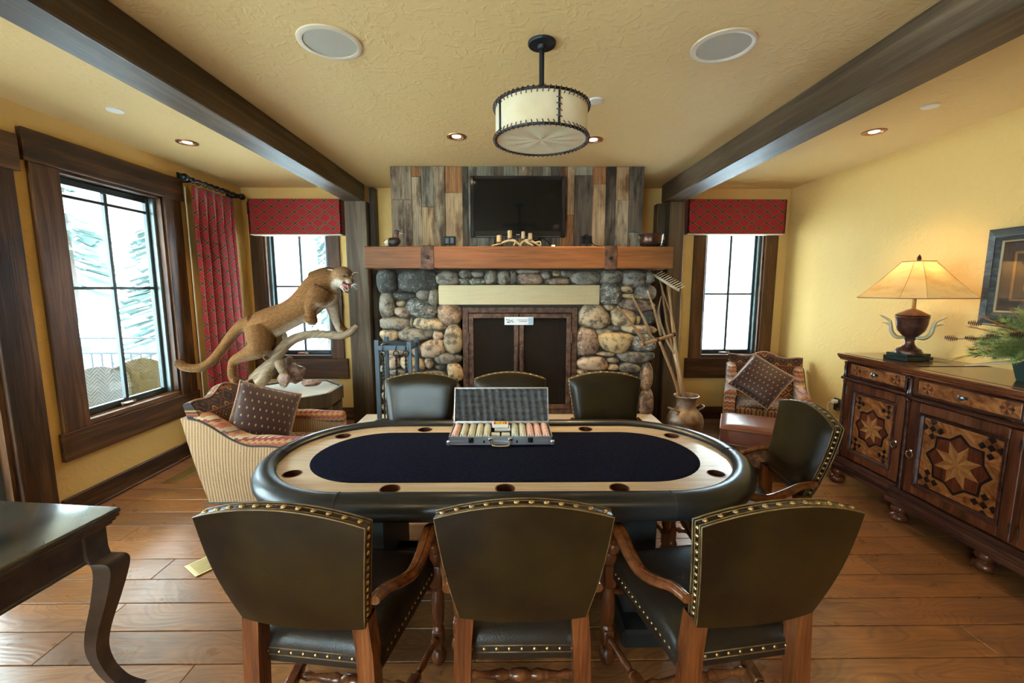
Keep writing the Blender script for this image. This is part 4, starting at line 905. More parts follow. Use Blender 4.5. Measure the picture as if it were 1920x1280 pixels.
# ---------------------------------------------------------------- textiles
def lattice(name, cu, cv, uv=('x', 'z'), att=None):
    g = Mat(name, (.4, .03, .03), .75, spec=.2, sheen=.2); d = dict(zip('xyz', g.sep(V(g, g.n('ShaderNodeAttribute', attribute_name=att).outputs['Vector']) if att else g.co()))); u = d[uv[0]]*cu; v = d[uv[1]]*cv
    a = (u+v).tri(); b = (u-v).tri(); line = g.m('MAXIMUM', a, b); gold = g.m('MULTIPLY', line > .83, 1.); blk = g.m('MULTIPLY', line > .90, 1.)
    inner = g.m('MAXIMUM', ((u+v+.5).tri()-1).abs()*-1+1, ((u-v+.5).tri()-1).abs()*-1+1); dots = (g.m('MULTIPLY', (u*16).tri(), (v*10).tri()) > .45)
    dots = g.m('MULTIPLY', dots, line < .62)
    c = g.mix(g.noise(g.co(), 40, 3)*.6, (.37, .018, .022), (.26, .012, .018)); c = g.mix(dots*.55, c, (.16, .012, .02))
    c = g.mix(gold, c, (.33, .17, .07)); c = g.mix(blk, c, (.02, .022, .015)); g.col(c); return g.mat
M_redx = lattice('red_lattice_fabric', 5.9, 8.2); M_redy = lattice('red_lattice_curtain_fabric', 5.9, 7.6, ('x', 'z'), 'fab')
M_lining = simple('cream_lining', (.80, .74, .60), .8)
def valance(x0, x1, z0, z1, lab):
    t = thing('window_valance', lab, 'valance', ((x0+x1)/2, YB, z0), 0, 'window valances'); D = .13; e = .018
    B().box(x0, x1, YB-D, YB-D+e, z0, z1, .004).box(x0, x0+e, YB-D, YB-.001, z0, z1, .004).box(x1-e, x1, YB-D, YB-.001, z0, z1, .004).build('fabric_board', M_redx, t)
    B().box(x0+.003, x1-.003, YB-D+.004, YB-.002, z0-.008, z0).build('lining_edge', M_lining, t)
a = atY(463, 372, YB-.13); c = atY(641, 439, YB-.13); valance(a.x, c.x, c.z, a.z, 'red lattice-patterned valance over the window behind the mountain lion')
a = atY(1292, 373, YB-.13); c = atY(1472, 438, YB-.13); valance(a.x, c.x, c.z, a.z, 'red lattice-patterned valance over the window right of the fireplace')
# curtain rod and curtain
RX = WL+.11; RZ = 2.605; ya, yb_ = 4.13, 4.88
rd = thing('curtain_rod', 'dark iron curtain rod with ball ends on the left wall by the corner', 'curtain rod', (RX, 4.4, RZ))
B().bar((RX, ya, RZ), (RX, yb_, RZ), .016, 14).build('rod', M_iron, rd, smooth=40)
for y, s in ((ya, -1), (yb_, 1)):
    B().lathe([(.016, 0), (.024, .006), (.016, .014), (.028, .028), (.036, .048), (.030, .068), (.014, .080), (.001, .082)], (RX, y, RZ), 16, axis=(0, s, 0)).build('finial', M_iron, rd, smooth=40)
    B().box(WL+.001, RX, y-s*.03-.012, y-s*.03+.012, RZ-.03, RZ-.012, .003).box(WL+.001, WL+.01, y-s*.03-.03, y-s*.03+.03, RZ-.10, RZ+.06, .003).build('bracket', M_iron, rd)
M_board = simple('dark_header_board', (.02, .012, .008), .5)
cn_ = 9; cyy = lambda s: 4.03+.70*s
for i in range(8):
    y = 4.18+i*.085; B().tube([(RX+.024*cos(k*2*pi/16), y, RZ-.006+.024*sin(k*2*pi/16)) for k in range(16)], .0045, 6, closed=True).build('ring', M_iron, rd, smooth=True)
cur = thing('curtain', 'long red lattice-patterned pleated curtain hanging from the iron rod', 'curtain', (RX, 4.4, .01))
def cf(u, v):
    z = .02+(RZ-.05-.02)*v; fold = 5.0; amp = .020+.014*(1-v); pinch = 1-.75*max(0, (v-.86)/.14)
    sp = .60+.09*(1-v); y = 4.165-.05*(1-v)+u*sp + .012*sin(u*31)*(1-v)
    x = RX-.004+amp*pinch*sin(u*2*pi*fold+.5*sin(v*3))+.012*sin(u*9+v*4)*(1-v)
    return (x, y+.014*sin(u*2*pi*fold*2)*pinch, z)
cb = B(); cb.grid(cf, 220, 40); 
fab = []; 
for v_ in cb.bm.verts: fab.append(tuple(v_.co))
o = cb.build('panel', M_redy, cur, smooth=True)
fa = o.data.attributes.new('fab', 'FLOAT_VECTOR', 'POINT')
for i_ in range(221):
    for j_ in range(41): fa.data[i_*41+j_].vector = (fab[i_*41+j_][1]*1.2+i_/220*.08, 0, fab[i_*41+j_][2])
md = o.modifiers.new('thick', 'SOLIDIFY'); md.thickness = .003
B().grid(lambda u, v: (RX-.052+.008*sin(u*40), 4.135+u*.012, .03+(RZ-.1)*v), 20, 4).build('lining', M_lining, cur, smooth=True)
# ---------------------------------------------------------------- mountain lion
def P4(x, y, Y): return atY(300+x/4.5714, 480+y/4.5714, Y)
YL = 4.05; LS = YL/F_PX/4.5714
lion = thing('mountain_lion', 'mounted snarling mountain lion climbing a driftwood branch, tail stretched to the left', 'taxidermy', tuple(P4(860, 1000, YL)))
lb = B()
def limb(pts, rs, sq=1., seg=14, n=5): lb.tube([P4(x, y, Y) for x, y, Y in pts], [r*LS for r in rs], seg, n, sq=sq, up=(0, 1, 0))
# trunk: two overlapping sweeps (hindquarters to shoulders, shoulders to head)
limb([(745, 590, YL+.0), (830, 610, YL), (950, 570, YL), (1090, 510, YL), (1210, 440, YL), (1310, 350, YL), (1380, 270, YL), (1440, 210, YL-.01)], [60, 118, 128, 118, 125, 138, 138, 100], sq=.80, seg=20)
limb([(1330, 240, YL), (1430, 200, YL-.01), (1500, 190, YL-.02), (1560, 190, YL-.03)], [110, 105, 88, 70], sq=.85, seg=18)
limb([(1330, 340, YL), (1410, 340, YL), (1460, 330, YL), (1480, 280, YL)], [100, 105, 85, 50], seg=16)
# head: skull, cheeks, muzzle
limb([(1500, 170, YL-.03), (1570, 165, YL-.05), (1620, 175, YL-.065)], [62, 76, 52], seg=18)
limb([(1580, 205, YL-.06), (1625, 215, YL-.09), (1652, 226, YL-.10)], [52, 38, 26], seg=14)
limb([(1530, 215, YL-.05), (1560, 250, YL-.06), (1590, 290, YL-.085), (1604, 306, YL-.10)], [48, 30, 20, 14], seg=12)   # dropped lower jaw
# tail
limb([(790, 570, YL), (700, 600, YL-.01), (610, 690, YL-.02), (530, 800, YL-.04), (440, 900, YL-.07), (340, 955, YL-.10), (230, 955, YL-.13), (160, 920, YL-.15), (130, 905, YL-.155)], [70, 54, 44, 41, 39, 37, 36, 35, 26], seg=12)
# near hind leg
limb([(850, 620, YL-.04), (860, 700, YL-.07), (840, 790, YL-.09), (740, 845, YL-.09), (640, 895, YL-.09), (618, 960, YL-.09), (622, 1040, YL-.09), (660, 1075, YL-.09)], [105, 110, 88, 58, 40, 35, 34, 36])
# far hind leg
limb([(900, 640, YL+.06), (1000, 690, YL+.08), (1010, 760, YL+.08), (950, 820, YL+.08), (905, 840, YL+.07), (930, 880, YL+.05), (985, 905, YL+.02)], [90, 88, 60, 40, 34, 30, 32])
# near front leg, raised
limb([(1390, 300, YL-.05), (1350, 360, YL-.09), (1310, 400, YL-.11), (1290, 460, YL-.11), (1295, 510, YL-.11), (1290, 545, YL-.115), (1278, 575, YL-.12)], [95, 88, 60, 44, 44, 58, 46])
# far front leg on the branch
limb([(1440, 350, YL+.05), (1480, 440, YL+.05), (1500, 520, YL+.045), (1525, 580, YL+.04), (1555, 625, YL+.03), (1595, 640, YL+.02)], [85, 56, 42, 38, 40, 26])
for x, y, Y, dx in ((1256, 575, YL-.13, -12), (1278, 590, YL-.135, -4), (1300, 588, YL-.13, 4), (1318, 570, YL-.12, 12)): limb([(x-dx*.4, y-30, Y+.01), (x, y, Y)], [18, 13], n=1)
for x, y, Y in ((1575, 636, YL-.01), (1600, 628, YL+.01), (1612, 640, YL+.03)): limb([(x-30, y-14, Y), (x+8, y+6, Y)], [18, 14], n=1)
for x, y, Y in ((640, 1085, YL-.12), (670, 1090, YL-.09), (690, 1080, YL-.06)): limb([(x-15, y-20, Y), (x+15, y, Y)], [20, 16], n=1)
me = lb.mesh('lion_hide', Matrix.Translation(-lion.location)); o = bpy.data.objects.new('hide', me); COL.objects.link(o)
rm = o.modifiers.new('r', 'REMESH'); rm.mode = 'VOXEL'; rm.voxel_size = .0085
sm_ = o.modifiers.new('s', 'SMOOTH'); sm_.factor = .5; sm_.iterations = 5
dg = bpy.context.evaluated_depsgraph_get(); me = bpy.data.meshes.new_from_object(o.evaluated_get(dg)); bpy.data.objects.remove(o)
me.transform(Matrix.Translation(lion.location)); ca_ = me.color_attributes.new('coat', 'FLOAT_COLOR', 'POINT')
def zp(p):      # back to the drawing frame of the animal's side view
    q = cam.rotation_euler.to_matrix().inverted() @ (p-Vector((0, 0, H_CAM))); return ((960+F_PX*q.x/-q.z)-300)*4.5714, ((640-F_PX*q.y/-q.z)-480)*4.5714
tawny = Vector((.175, .082, .028)); pale = Vector((.60, .50, .38)); dark = Vector((.05, .03, .02)); brown = Vector((.12, .055, .022))
def sst(a, b, x): t = min(1, max(0, (x-a)/(b-a))); return t*t*(3-2*t)
def segd(px, py, a, b):
    dx, dy = b[0]-a[0], b[1]-a[1]; t = max(0, min(1, ((px-a[0])*dx+(py-a[1])*dy)/(dx*dx+dy*dy))); return math.hypot(px-a[0]-t*dx, py-a[1]-t*dy)
me.update(); nrm = [v.normal.copy() for v in me.vertices]
for v in me.vertices:
    x, y = zp(v.co); n_ = nrm[v.index]; c = tawny.copy()
    c = c.lerp(brown*.7, .7*sst(.1, .9, n_.z))  # darker back of the coat, with muscle shading put into the colour
    belly = sst(.35, .95, -n_.z)*(1 if 880 < x < 1560 and y > 260 else .35); c = c.lerp(pale, belly*.9)
    if v.co.y > YL+.03 and x > 850 and y > 600: c = c.lerp(pale, .75)
    if 1340 < x < 1540 and y > 330 and v.co.y > YL-.06: c = c.lerp(pale*.8, .6)
    hd_ = sst(150, 90, math.hypot(x-1580, (y-200)*.9))
    if hd_ > 0:
        c = c.lerp(Vector((.36, .21, .11)), hd_*.6)
        c = c.lerp(pale, sst(70, 35, segd(x, y, (1520, 250), (1600, 300)))); c = c.lerp(pale, .9*sst(26, 10, math.hypot(x-1600, y-222)))
        c = c.lerp(pale*1.05, .9*sst(16, 6, math.hypot(x-1600, y-160)))
        c = c.lerp(dark, sst(22, 10, math.hypot(x-1578, y-228))); c = c.lerp(dark, .8*sst(17, 6, math.hypot(x-1575, y-178))); c = c.lerp(dark, .7*sst(14, 6, math.hypot(x-1648, y-182)))
    if x < 175: c = c.lerp(dark, sst(175, 130, x)*.8)
    c = c.lerp(dark, .5*sst(24, 5, segd(x, y, (1250, 590), (1320, 590))))
    ca_.data[v.index].color = (*c, 1)
g = Mat('tawny_fur', (.3, .15, .06), .9, spec=.08, sheen=.0); at_ = g.n('ShaderNodeAttribute', attribute_name='coat'); v = g.co(rot=(0, R(28), 0), scale=(22, 110, 110)); f = g.noise(v, 1.2, 4, .65)
g.col(g.mix(.6, V(g, at_.outputs['Color']), g.ramp(f, [(.32, (.30, .27, .25)), (.68, (1.6, 1.6, 1.6))]), 'MULTIPLY')).bump(f, .9, .006); M_fur = g.mat
me.transform(Matrix.Translation(-lion.location)); me.materials.clear(); me.materials.append(M_fur); me.shade_smooth()
o = bpy.data.objects.new('hide', me); COL.objects.link(o); o.parent = lion
M_darkfur = simple('dark_fur', (.045, .028, .02), .8); M_gum = simple('red_mouth', (.28, .05, .04), .35); M_tooth = simple('ivory_tooth', (.75, .70, .55), .3); M_furp = simple('pale_ear_fur', (.50, .38, .26), .9)
for (x, y, Y, dx, dy) in ((1475, 120, YL-.07, -38, -6), (1668, 148, YL-.03, 30, -6)):
    s = 1 if dx > 0 else -1; c = P4(x, y, Y); tip = P4(x+dx, y+dy, Y)
    e = B().tube([P4(x-dx*.6, y+14, Y), c, tip], [.021, .019, .006], 12, 4, sq=.5).build('ear', M_furp, lion, smooth=True)
    B().tube([P4(x-dx*.2, y+8, Y-.008), P4(x+dx*.6, y+dy*.6, Y-.006)], [.011, .006], 8, 3, sq=.5).build('inner_ear', M_darkfur, e, smooth=True)
for (x, y, Y) in ((1577, 178, YL-.118), (1645, 180, YL-.105)):
    e = B().ball(P4(x, y, Y), .0085, 2, (1.1, .8, .9)).build('eye', simple('amber_eye', (.25, .13, .02), .1, coat=1), lion, smooth=True)
    B().ball(P4(x+3, y, Y-.006), .0042, 2).build('pupil', M_black, e, smooth=True)
    B().tube([P4(x-22, y+4, Y+.004), P4(x-8, y-9, Y-.003), P4(x+12, y-8, Y-.003), P4(x+22, y+6, Y+.003)], [.002, .004, .004, .002], 6, 4).build('eyelid', M_darkfur, lion, smooth=True)
B().tube([P4(1640, 214, YL-.125), P4(1650, 224, YL-.132), P4(1652, 236, YL-.128)], [.011, .012, .006], 10, 3).build('nose', M_darkfur, lion, smooth=True)
mo = B().tube([P4(1560, 235, YL-.085), P4(1592, 252, YL-.108), P4(1625, 262, YL-.112), P4(1632, 250, YL-.11)], [.012, .019, .016, .006], 12, 4).build('mouth', M_gum, lion, smooth=True)
B().tube([P4(1575, 265, YL-.11), P4(1592, 283, YL-.122), P4(1606, 292, YL-.128)], [.008, .009, .005], 10, 3, sq=.5).build('tongue', simple('pink_tongue', (.50, .17, .15), .4), lion, smooth=True)
for (x, y, dy, Y, r) in ((1606, 246, 30, YL-.128, .0035), (1640, 246, 30, YL-.124, .0035), (1588, 300, -30, YL-.125, .003), (1614, 300, -28, YL-.122, .003)):
    B().tube([P4(x, y, Y), P4(x+2, y+dy, Y)], [r, .0006], 8, 1).build('tooth', M_tooth, lion, smooth=True)
for (pts) in ([(1590, 232), (1612, 238), (1640, 236), (1655, 228)], [(1572, 276), (1590, 306), (1615, 310), (1628, 290)]):
    B().tube([P4(x, y, YL-.122) for x, y in pts], [.004, .005, .005, .003], 8, 4).build('lip', M_darkfur, lion, smooth=True)
wk = B(); rw = random.Random(2)
for i in range(12): x, y = 1640+rw.uniform(-6, 8), 240+rw.uniform(-8, 12); wk.tube([P4(x, y, YL-.12), P4(x+rw.uniform(20, 60), y+rw.uniform(-25, 45), YL-.14)], [.0009, .0003], 4, 1)
wk.build('whiskers', M_white, lion, kind='stuff')
# driftwood branch ---------------------------------------------------------
g = Mat('grey_driftwood', (.4, .3, .2), .8); v = g.co(rot=(0, R(32), 0), scale=(3.5, 40, 40)); f = g.noise(v, 1, 6, .65, .8)
g.col(g.ramp(f, [(.3, (.09, .055, .032)), (.5, (.26, .175, .10)), (.72, (.42, .31, .19))])).bump(f, .8, .01); M_drift = g.mat
br = thing('driftwood_branch', 'pale twisted driftwood branch rising to the right under the mountain lion', 'branch', tuple(P4(960, 990, YL)))
b = B(); b.tube([P4(*p) for p in ((820, 1075, YL-.02), (900, 1000, YL-.01), (985, 900, YL), (1040, 800, YL+.0), (1130, 720, YL+.02), (1250, 675, YL+.02), (1380, 668, YL+.02), (1520, 680, YL+.02), (1620, 655, YL+.02), (1690, 590, YL+.02))], [q*LS for q in (70, 74, 52, 50, 42, 36, 34, 36, 34, 18)], 14, 6)
b.tube([P4(1340, 660, YL+.02), P4(1358, 632, YL+.015)], [.016, .012], 8, 1)
b.tube([P4(1020, 900, YL), P4(1050, 980, YL-.03), P4(1090, 1060, YL-.05)], [q*LS for q in (50, 36, 26)], 10, 4)
b.tube([P4(960, 950, YL), P4(900, 1040, YL-.09), P4(820, 1110, YL-.12), P4(700, 1120, YL-.10)], [q*LS for q in (50, 48, 42, 40)], 10, 4)
me = b.mesh('branch'); 
for v_ in me.vertices: v_.co += Vector([mnoise.noise(v_.co*14+Vector((k*7, 0, 0))) for k in range(3)])*.006
me.transform(Matrix.Translation(-br.location)); me.materials.append(M_drift); me.shade_smooth(); o = bpy.data.objects.new('limb', me); COL.objects.link(o); o.parent = br
# plinth -------------------------------------------------------------------
PZt = P4(1250, 1040, 4.0).z; PZt = .62
xr = atY(625, 720, 4.1).x; pcx = xr-.42; pcy = 4.12
pl = thing('octagonal_plinth', 'octagonal weathered-wood plinth under the driftwood branch and rocks', 'plinth', (pcx, pcy, 0))
M_plw = [wood('weathered_plinth_wood_%s' % 'abc'[i], tuple(q*.5 for q in c), c, tuple(q*1.5 for q in c), 2, .75, 1., bs=.5) for i, c in enumerate(((.16, .125, .09), (.21, .16, .11), (.12, .10, .08)))]
oc = lambda r, k: (pcx+r*cos(R(22.5+45*k))*1.0, pcy+r*sin(R(22.5+45*k)))
B().poly([(*oc(.43, k), .002) for k in range(8)], (0, 0, PZt-.03)).build('core', M_sub, pl)
for k in range(8):
    a = Vector(oc(.445, k)); c = Vector(oc(.445, k+1)); n = 3
    for j in range(n):
        p = a.lerp(c, (j+.01)/n); q = a.lerp(c, (j+.99)/n); out = (Vector(((p+q)/2))-Vector((pcx, pcy))).normalized()*.012
        B().poly([(p.x, p.y, .003), (q.x, q.y, .003), (q.x+out.x, q.y+out.y, .003), (p.x+out.x, p.y+out.y, .003)], (0, 0, PZt-.14)).build('plank', M_plw[(k+j) % 3], pl)
    out = ((a+c)/2-Vector((pcx, pcy))).normalized()*.03
    B().poly([(a.x, a.y, PZt-.13), (c.x, c.y, PZt-.13), (c.x+out.x, c.y+out.y, PZt-.13), (a.x+out.x, a.y+out.y, PZt-.13)], (0, 0, .13)).build('fascia', M_plw[k % 3], pl)
g = Mat('sandy_diorama_base', (.55, .50, .42), .9); g.bump(g.noise(g.co(), 25, 6), .8, .01)
B().poly([(*oc(.44, k), PZt-.035) for k in range(8)], (0, 0, .02)).build('sand_top', g.mat, pl)
M_rock = Mat('rust_brown_rock', (.2, .1, .07), .7); _v = M_rock.co(rnd=3); M_rock.col(M_rock.ramp(M_rock.noise(_v, 9, 6, .7), [(.3, (.06, .03, .022)), (.5, (.24, .12, .08)), (.68, (.42, .32, .26))])).bump(M_rock.noise(_v, 22, 6, .7), 1, .02); M_rock = M_rock.mat
def rock(x, y, Y, w_, h_, lab, seed):
    p = P4(x, y, Y); b = B(); bmesh.ops.create_icosphere(b.bm, subdivisions=3, radius=1); of = Vector((seed*9.1, seed*3.3, 1))
    for v in b.bm.verts:
        k = 1+.35*mnoise.noise(v.co*1.3+of)+.12*mnoise.noise(v.co*4+of); q = v.co*k; v.co = Vector((p.x+q.x*w_, Y+q.y*w_*.8, p.z+q.z*h_))
    o = b.build('rock', M_rock, smooth=35); return tag(o, lab, 'rock', 'rocks on the plinth')
rock(1140, 1000, 4.16, .11, .095, 'largest rust-brown rock behind the foot of the driftwood', 1); rock(1100, 920, 4.28, .07, .06, 'upper rock leaning under the driftwood, topmost of the pile', 2)
rock(1290, 1085, 3.92, .085, .030, 'low flat rock at the right front of the plinth', 3); rock(1060, 1060, 3.98, .06, .07, 'rock at the foot of the branch beside the dotted cushion', 4)
rock(800, 1130, 4.0, .10, .09, 'rock under the hind paw of the mountain lion', 5)
# ---------------------------------------------------------------- armchairs
def kilim(name, cu, cv, uv, base, s1, s2, s3):
    g = Mat(name, base, .85, spec=.2, sheen=.2); d = dict(zip('xyz', g.sep(g.co()))); u = d[uv[0]]*cu; v = d[uv[1]]*cv
    row = v.floor(); a = (u.frac()-.5).abs()*2; b = (v.frac()-.5).abs()*2; di = a+b
    q = (di*4.2).floor()*.31; f = (q+row*.27).frac()
    hook = g.m('MULTIPLY', ((u*5).frac()-.5).abs()*2 < .42, ((v*5).frac()-.5).abs()*2 > .5)
    c = g.ramp(f, [(0, base), (.22, s1), (.42, base), (.58, s2), (.78, s3), (.92, base)], True)
    c = g.mix(g.m('MULTIPLY', hook, di > 1.05)*.8, c, s2)
    band = g.m('MULTIPLY', b > .90, 1.); c = g.mix(band, c, s1); c = g.mix(.3, c, g.ramp(g.noise(g.co(), 180, 2), [(.3, (.5, .5, .5)), (.7, (1.4, 1.4, 1.4))]), 'MULTIPLY')
    g.col(c).bump(g.noise(g.co(), 250, 2), .3, .001); return g.mat
navy = (.028, .022, .024); rustc = (.26, .075, .022); gold = (.36, .19, .06); crm = (.46, .34, .20)
M_kb = kilim('kilim_back', 7.5, 9., ('x', 'z'), navy, rustc, gold, (.14, .04, .02)); M_ks = kilim('kilim_seat', 9, 9., ('x', 'y'), (.16, .05, .025), navy, gold, crm)
def stripes(name, axis, f, cols):
    g = Mat(name, cols[0][1], .85, sheen=.2); d = dict(zip('xyz', g.sep(g.co()))); v = d[axis]*f; w_ = ((d['x']+d['y'])*22).tri()
    c = g.ramp((v+g.m('MULTIPLY', w_ > .5, .06)).frac(), cols, True); g.col(c).bump(g.noise(g.co(), 200, 2), .3, .001); return g.mat
M_ka = stripes('kilim_arm_stripes', 'z', 7.3, [(0, (.30, .07, .03)), (.18, gold), (.3, (.20, .02, .02)), (.42, crm), (.55, (.36, .13, .04)), (.7, (.10, .04, .05)), (.82, (.36, .22, .12))])
g = Mat('tan_ribbed_chenille', (.5, .36, .2), .9, sheen=.3); d_ = g.sep(g.co()); w_ = ((d_[1]+d_[0])*46).tri(); w2 = (d_[2]*90).tri()
g.col(g.mix(w_, (.50, .31, .15), (.27, .145, .065))).bump(w_*.8+w2*.3, .6, .004); M_tan = g.mat
M_pipe = simple('pink_tan_piping', (.45, .24, .15), .7); M_gimp = simple('dark_gimp_trim', (.05, .04, .03), .8, bump=(200, .6)); M_redwood = simple('dark_mahogany', (.07, .018, .012), .35)
def sheet(fr, bk_, nu, nv, m, name, t, smooth=50, **k):
    """closed slab between two functions of (u,v)"""
    b = B(); A = [[b.bm.verts.new(fr(i/nu, j/nv)) for j in range(nv+1)] for i in range(nu+1)]; C = [[b.bm.verts.new(bk_(i/nu, j/nv)) for j in range(nv+1)] for i in range(nu+1)]
    for i in range(nu):
        for j in range(nv): b.bm.faces.new((A[i][j], A[i+1][j], A[i+1][j+1], A[i][j+1])); b.bm.faces.new((C[i][j], C[i][j+1], C[i+1][j+1], C[i+1][j]))
    for i in range(nu):
        for j in (0, nv): b.bm.faces.new((A[i][j], C[i][j], C[i+1][j], A[i+1][j]))
    for j in range(nv):
        for i in (0, nu): b.bm.faces.new((A[i][j], A[i][j+1], C[i][j+1], C[i][j]))
    return b.build(name, m, t, smooth=smooth, world=False, **k)
def make_club(lab):
    t = thing('club_armchair', lab, 'armchair'); P = lambda b, n, m, **k: b.build(n, m, t, world=False, **k)
    W = .40
    top = lambda x: .845+.05*cos(x/W*pi*.5)+.022*cos(x/W*pi*2)
    ly = lambda z: -.30-.20*max(0, z-.30)/.55
    puff = lambda u, v: (max(0, 1-abs(2*u-1)**4)*max(0, 1-abs(2*v-1)**5))**.5
    def bf(u, v): x = (2*u-1)*(W-.01+.015*v); z = .30+(top(x)-.30)*v; return (x, ly(z)+.05+.055*puff(u, v)-.03*v**6, z)
    def bb(u, v): x = (2*u-1)*(W-.01+.015*v); z = .12+(top(x)-.02-.12)*v; return (x, ly(z)-.06-.02*puff(u, v)+.02*v**6, z)
    sheet(bf, bb, 22, 18, M_kb, 'backrest', t)
    P(B().tube([bf(u/24, .995) for u in range(25)], .008, 6, 1), 'piping', M_pipe, smooth=True)
    P(B().tube([tuple(Vector(bf(u/24, .64))+Vector((0, .006, 0))) for u in range(25)], .007, 6, 1), 'back_piping', M_pipe, smooth=True)
    P(B().tube([tuple(Vector(bf(u/24, .60))+Vector((0, .004, 0))) for u in range(25)], .005, 6, 1), 'back_piping', M_gimp, smooth=True)
    # seat
    P(B().box(-.30, .30, -.30, .33, .20, .34, .02, seg=2), 'seat_base', M_ks, smooth=40)
    sheet(lambda u, v: (-.285+.57*u, -.30+.66*v, .40+.055*puff(u, v)), lambda u, v: (-.285+.57*u, -.30+.655*v, .335), 14, 14, M_ks, 'seat_cushion', t)
    P(B().box(-.30, .30, .325, .345, .13, .335, .006), 'front_panel', M_ka)
    for s in (-1, 1):
        # outer arm panel following the sloping top
        at = lambda y: .60+.20*sst(-.05, -.50, y)-.02*sst(.0, .3, y)
        def of(u, v): y = -.40-.06*v+(.76+.06*v)*u; yy = y-(.10*(v) if u == 0 else 0); z = .12+(at(y)-.045-.12)*v; return (s*(W+.012+.012*sin(pi*v)), yy, z)
        def inn(u, v): y = -.40-.06*v+(.76+.06*v)*u; yy = y-(.10*(v) if u == 0 else 0); z = .12+(at(y)-.045-.12)*v; return (s*(W-.09), yy, z)
        sheet(of, inn, 14, 10, M_tan, 'outer_panel', t, smooth=60)
        ys = [-.50, -.42, -.32, -.20, -.08, .06, .20, .30, .36, .375]; 
        P(B().tube([(s*(W-.045), y, at(y)-.04) for y in ys], [.045, .052, .056, .058, .058, .060, .062, .064, .060, .03], 16, 4, sq=.82), 'arm', M_ka, smooth=True)
        P(B().tube([(s*(W+.016), y, at(y)-.052) for y in ys[:-1]], .007, 6, 4), 'arm_gimp', M_gimp, smooth=True)
        P(B().box(s*(W-.045)-.055, s*(W-.045)+.055, .355, .372, .13, .56, .012, seg=2), 'arm_front', M_ka, smooth=40)
        P(B().tube([(s*(W+.02), -.44, .13), (s*(W+.02), .36, .13)], .007, 6, 1), 'base_gimp', M_gimp, smooth=True)
        for y in (-.36, .31): P(B().lathe([(.018, .001), (.024, .07), (.032, .13)], (s*(W-.06), y, 0), 4), 'leg', M_redwood)
    return t
cl = make_club('kilim armchair with tan ribbed sides at the left end of the poker table'); cl['group'] = 'kilim armchairs'
cl.location = (-1.71, 3.19, 0); cl.rotation_euler = (0, 0, R(-89)); cl.scale = (.90, .90, .97)
cr = dup(cl, (2.70, 4.36, 0), R(152), 'kilim armchair in the far right corner under the window', 'kilim armchairs')
def cushion(lab, size, M, mat_, dots):
    t = thing('scatter_cushion', lab, 'cushion', (0, 0, 0), 0, 'dotted scatter cushions'); s = size/2
    def f(u, v, k): a = 2*u-1; b_ = 2*v-1; e = (max(0, 1-a**2)*max(0, 1-b_**2))**.42; pin = 1-.05*(1-abs(a)**3)*abs(b_)**4; pin2 = 1-.05*(1-abs(b_)**3)*abs(a)**4; return (a*s*pin2, k*.085*e, b_*s*pin)
    b = B(); b.grid(lambda u, v: f(u, v, 1), 18, 18).grid(lambda u, v: f(u, v, -1), 18, 18); bmesh.ops.remove_doubles(b.bm, verts=b.bm.verts, dist=.0005)
    b.build('cover', mat_, t, world=False, smooth=True)
    e = [f(i/12, 0, 0) for i in range(12)]+[f(1, i/12, 0) for i in range(12)]+[f(1-i/12, 1, 0) for i in range(12)]+[f(0, 1-i/12, 0) for i in range(12)]
    B().tube(e, .0065, 6, closed=True).build('piping', M_pipe, t, world=False, smooth=True)
    l, r_, s_ = M.decompose(); t.location = l; t.rotation_euler = r_.to_euler(); return t
def dotted(name, base, dot):
    g = Mat(name, base, .55, sheen=.4); x, y, z = g.sep(g.co()); u = x*24+(z*18).floor()*.5; v = z*18
    d = ((u.frac()-.5)*1.6); e = (v.frac()-.5)*1.1; q = (d*d+e*e) < .035; g.col(g.mix(q, base, dot)).bump(g.noise(g.co(), 8, 2), .4, .02); return g.mat
M_dot = dotted('brown_dotted_silk', (.045, .012, .007), (.38, .22, .12))
def orient(loc, face, up_tilt=0, roll=0):
    f = Vector(face).normalized(); q = (-f).to_track_quat('Y', 'Z'); m = q.to_matrix().to_4x4() @ Matrix.Rotation(roll, 4, 'Y'); return Matrix.Translation(loc) @ m
cushion('brown dotted cushion propped on the left kilim armchair', .44, orient((-1.80, 3.08, .66), (.72, -.62, .30), roll=R(24)), M_dot, 1)
cushion('brown dotted cushion lying askew on the far right kilim armchair', .43, orient((2.56, 4.21, .67), (-.40, -.78, .52), roll=R(33)), M_dot, 1)
# ottoman ------------------------------------------------------------------
M_ott = leather('chestnut_leather', (.15, .05, .03), (.22, .085, .05), .28, .3)
M_hide = Mat('brown_cowhide', (.1, .05, .03), .9); _v = M_hide.co(); M_hide.col(M_hide.ramp(M_hide.noise(_v, 9, 5, .7), [(.38, (.035, .018, .012)), (.55, (.16, .085, .045)), (.7, (.42, .26, .13))])).bump(M_hide.noise(_v, 90, 3), .8, .004); M_hide = M_hide.mat
ot = thing('leather_ottoman', 'chestnut leather ottoman with cowhide sides in front of the far right armchair', 'ottoman', (2.20, 3.60, 0), R(-28))
def puffb(u, v): return (max(0, 1-abs(2*u-1)**5)*max(0, 1-abs(2*v-1)**5))**.5
sheet(lambda u, v: (-.30+.60*u, -.24+.48*v, .405+.045*puffb(u, v)), lambda u, v: (-.295+.59*u, -.235+.47*v, .27), 16, 16, M_ott, 'cushion', ot)
for z in (.405, .275): B().tube([(-.30, -.24, z), (.30, -.24, z), (.30, .24, z), (-.30, .24, z)], .006, 6, closed=True).build('piping', M_ott, ot, world=False, smooth=True)
B().box(-.29, .29, -.23, .23, .09, .272, .03, seg=3).build('hide_base', M_hide, ot, world=False, smooth=40)
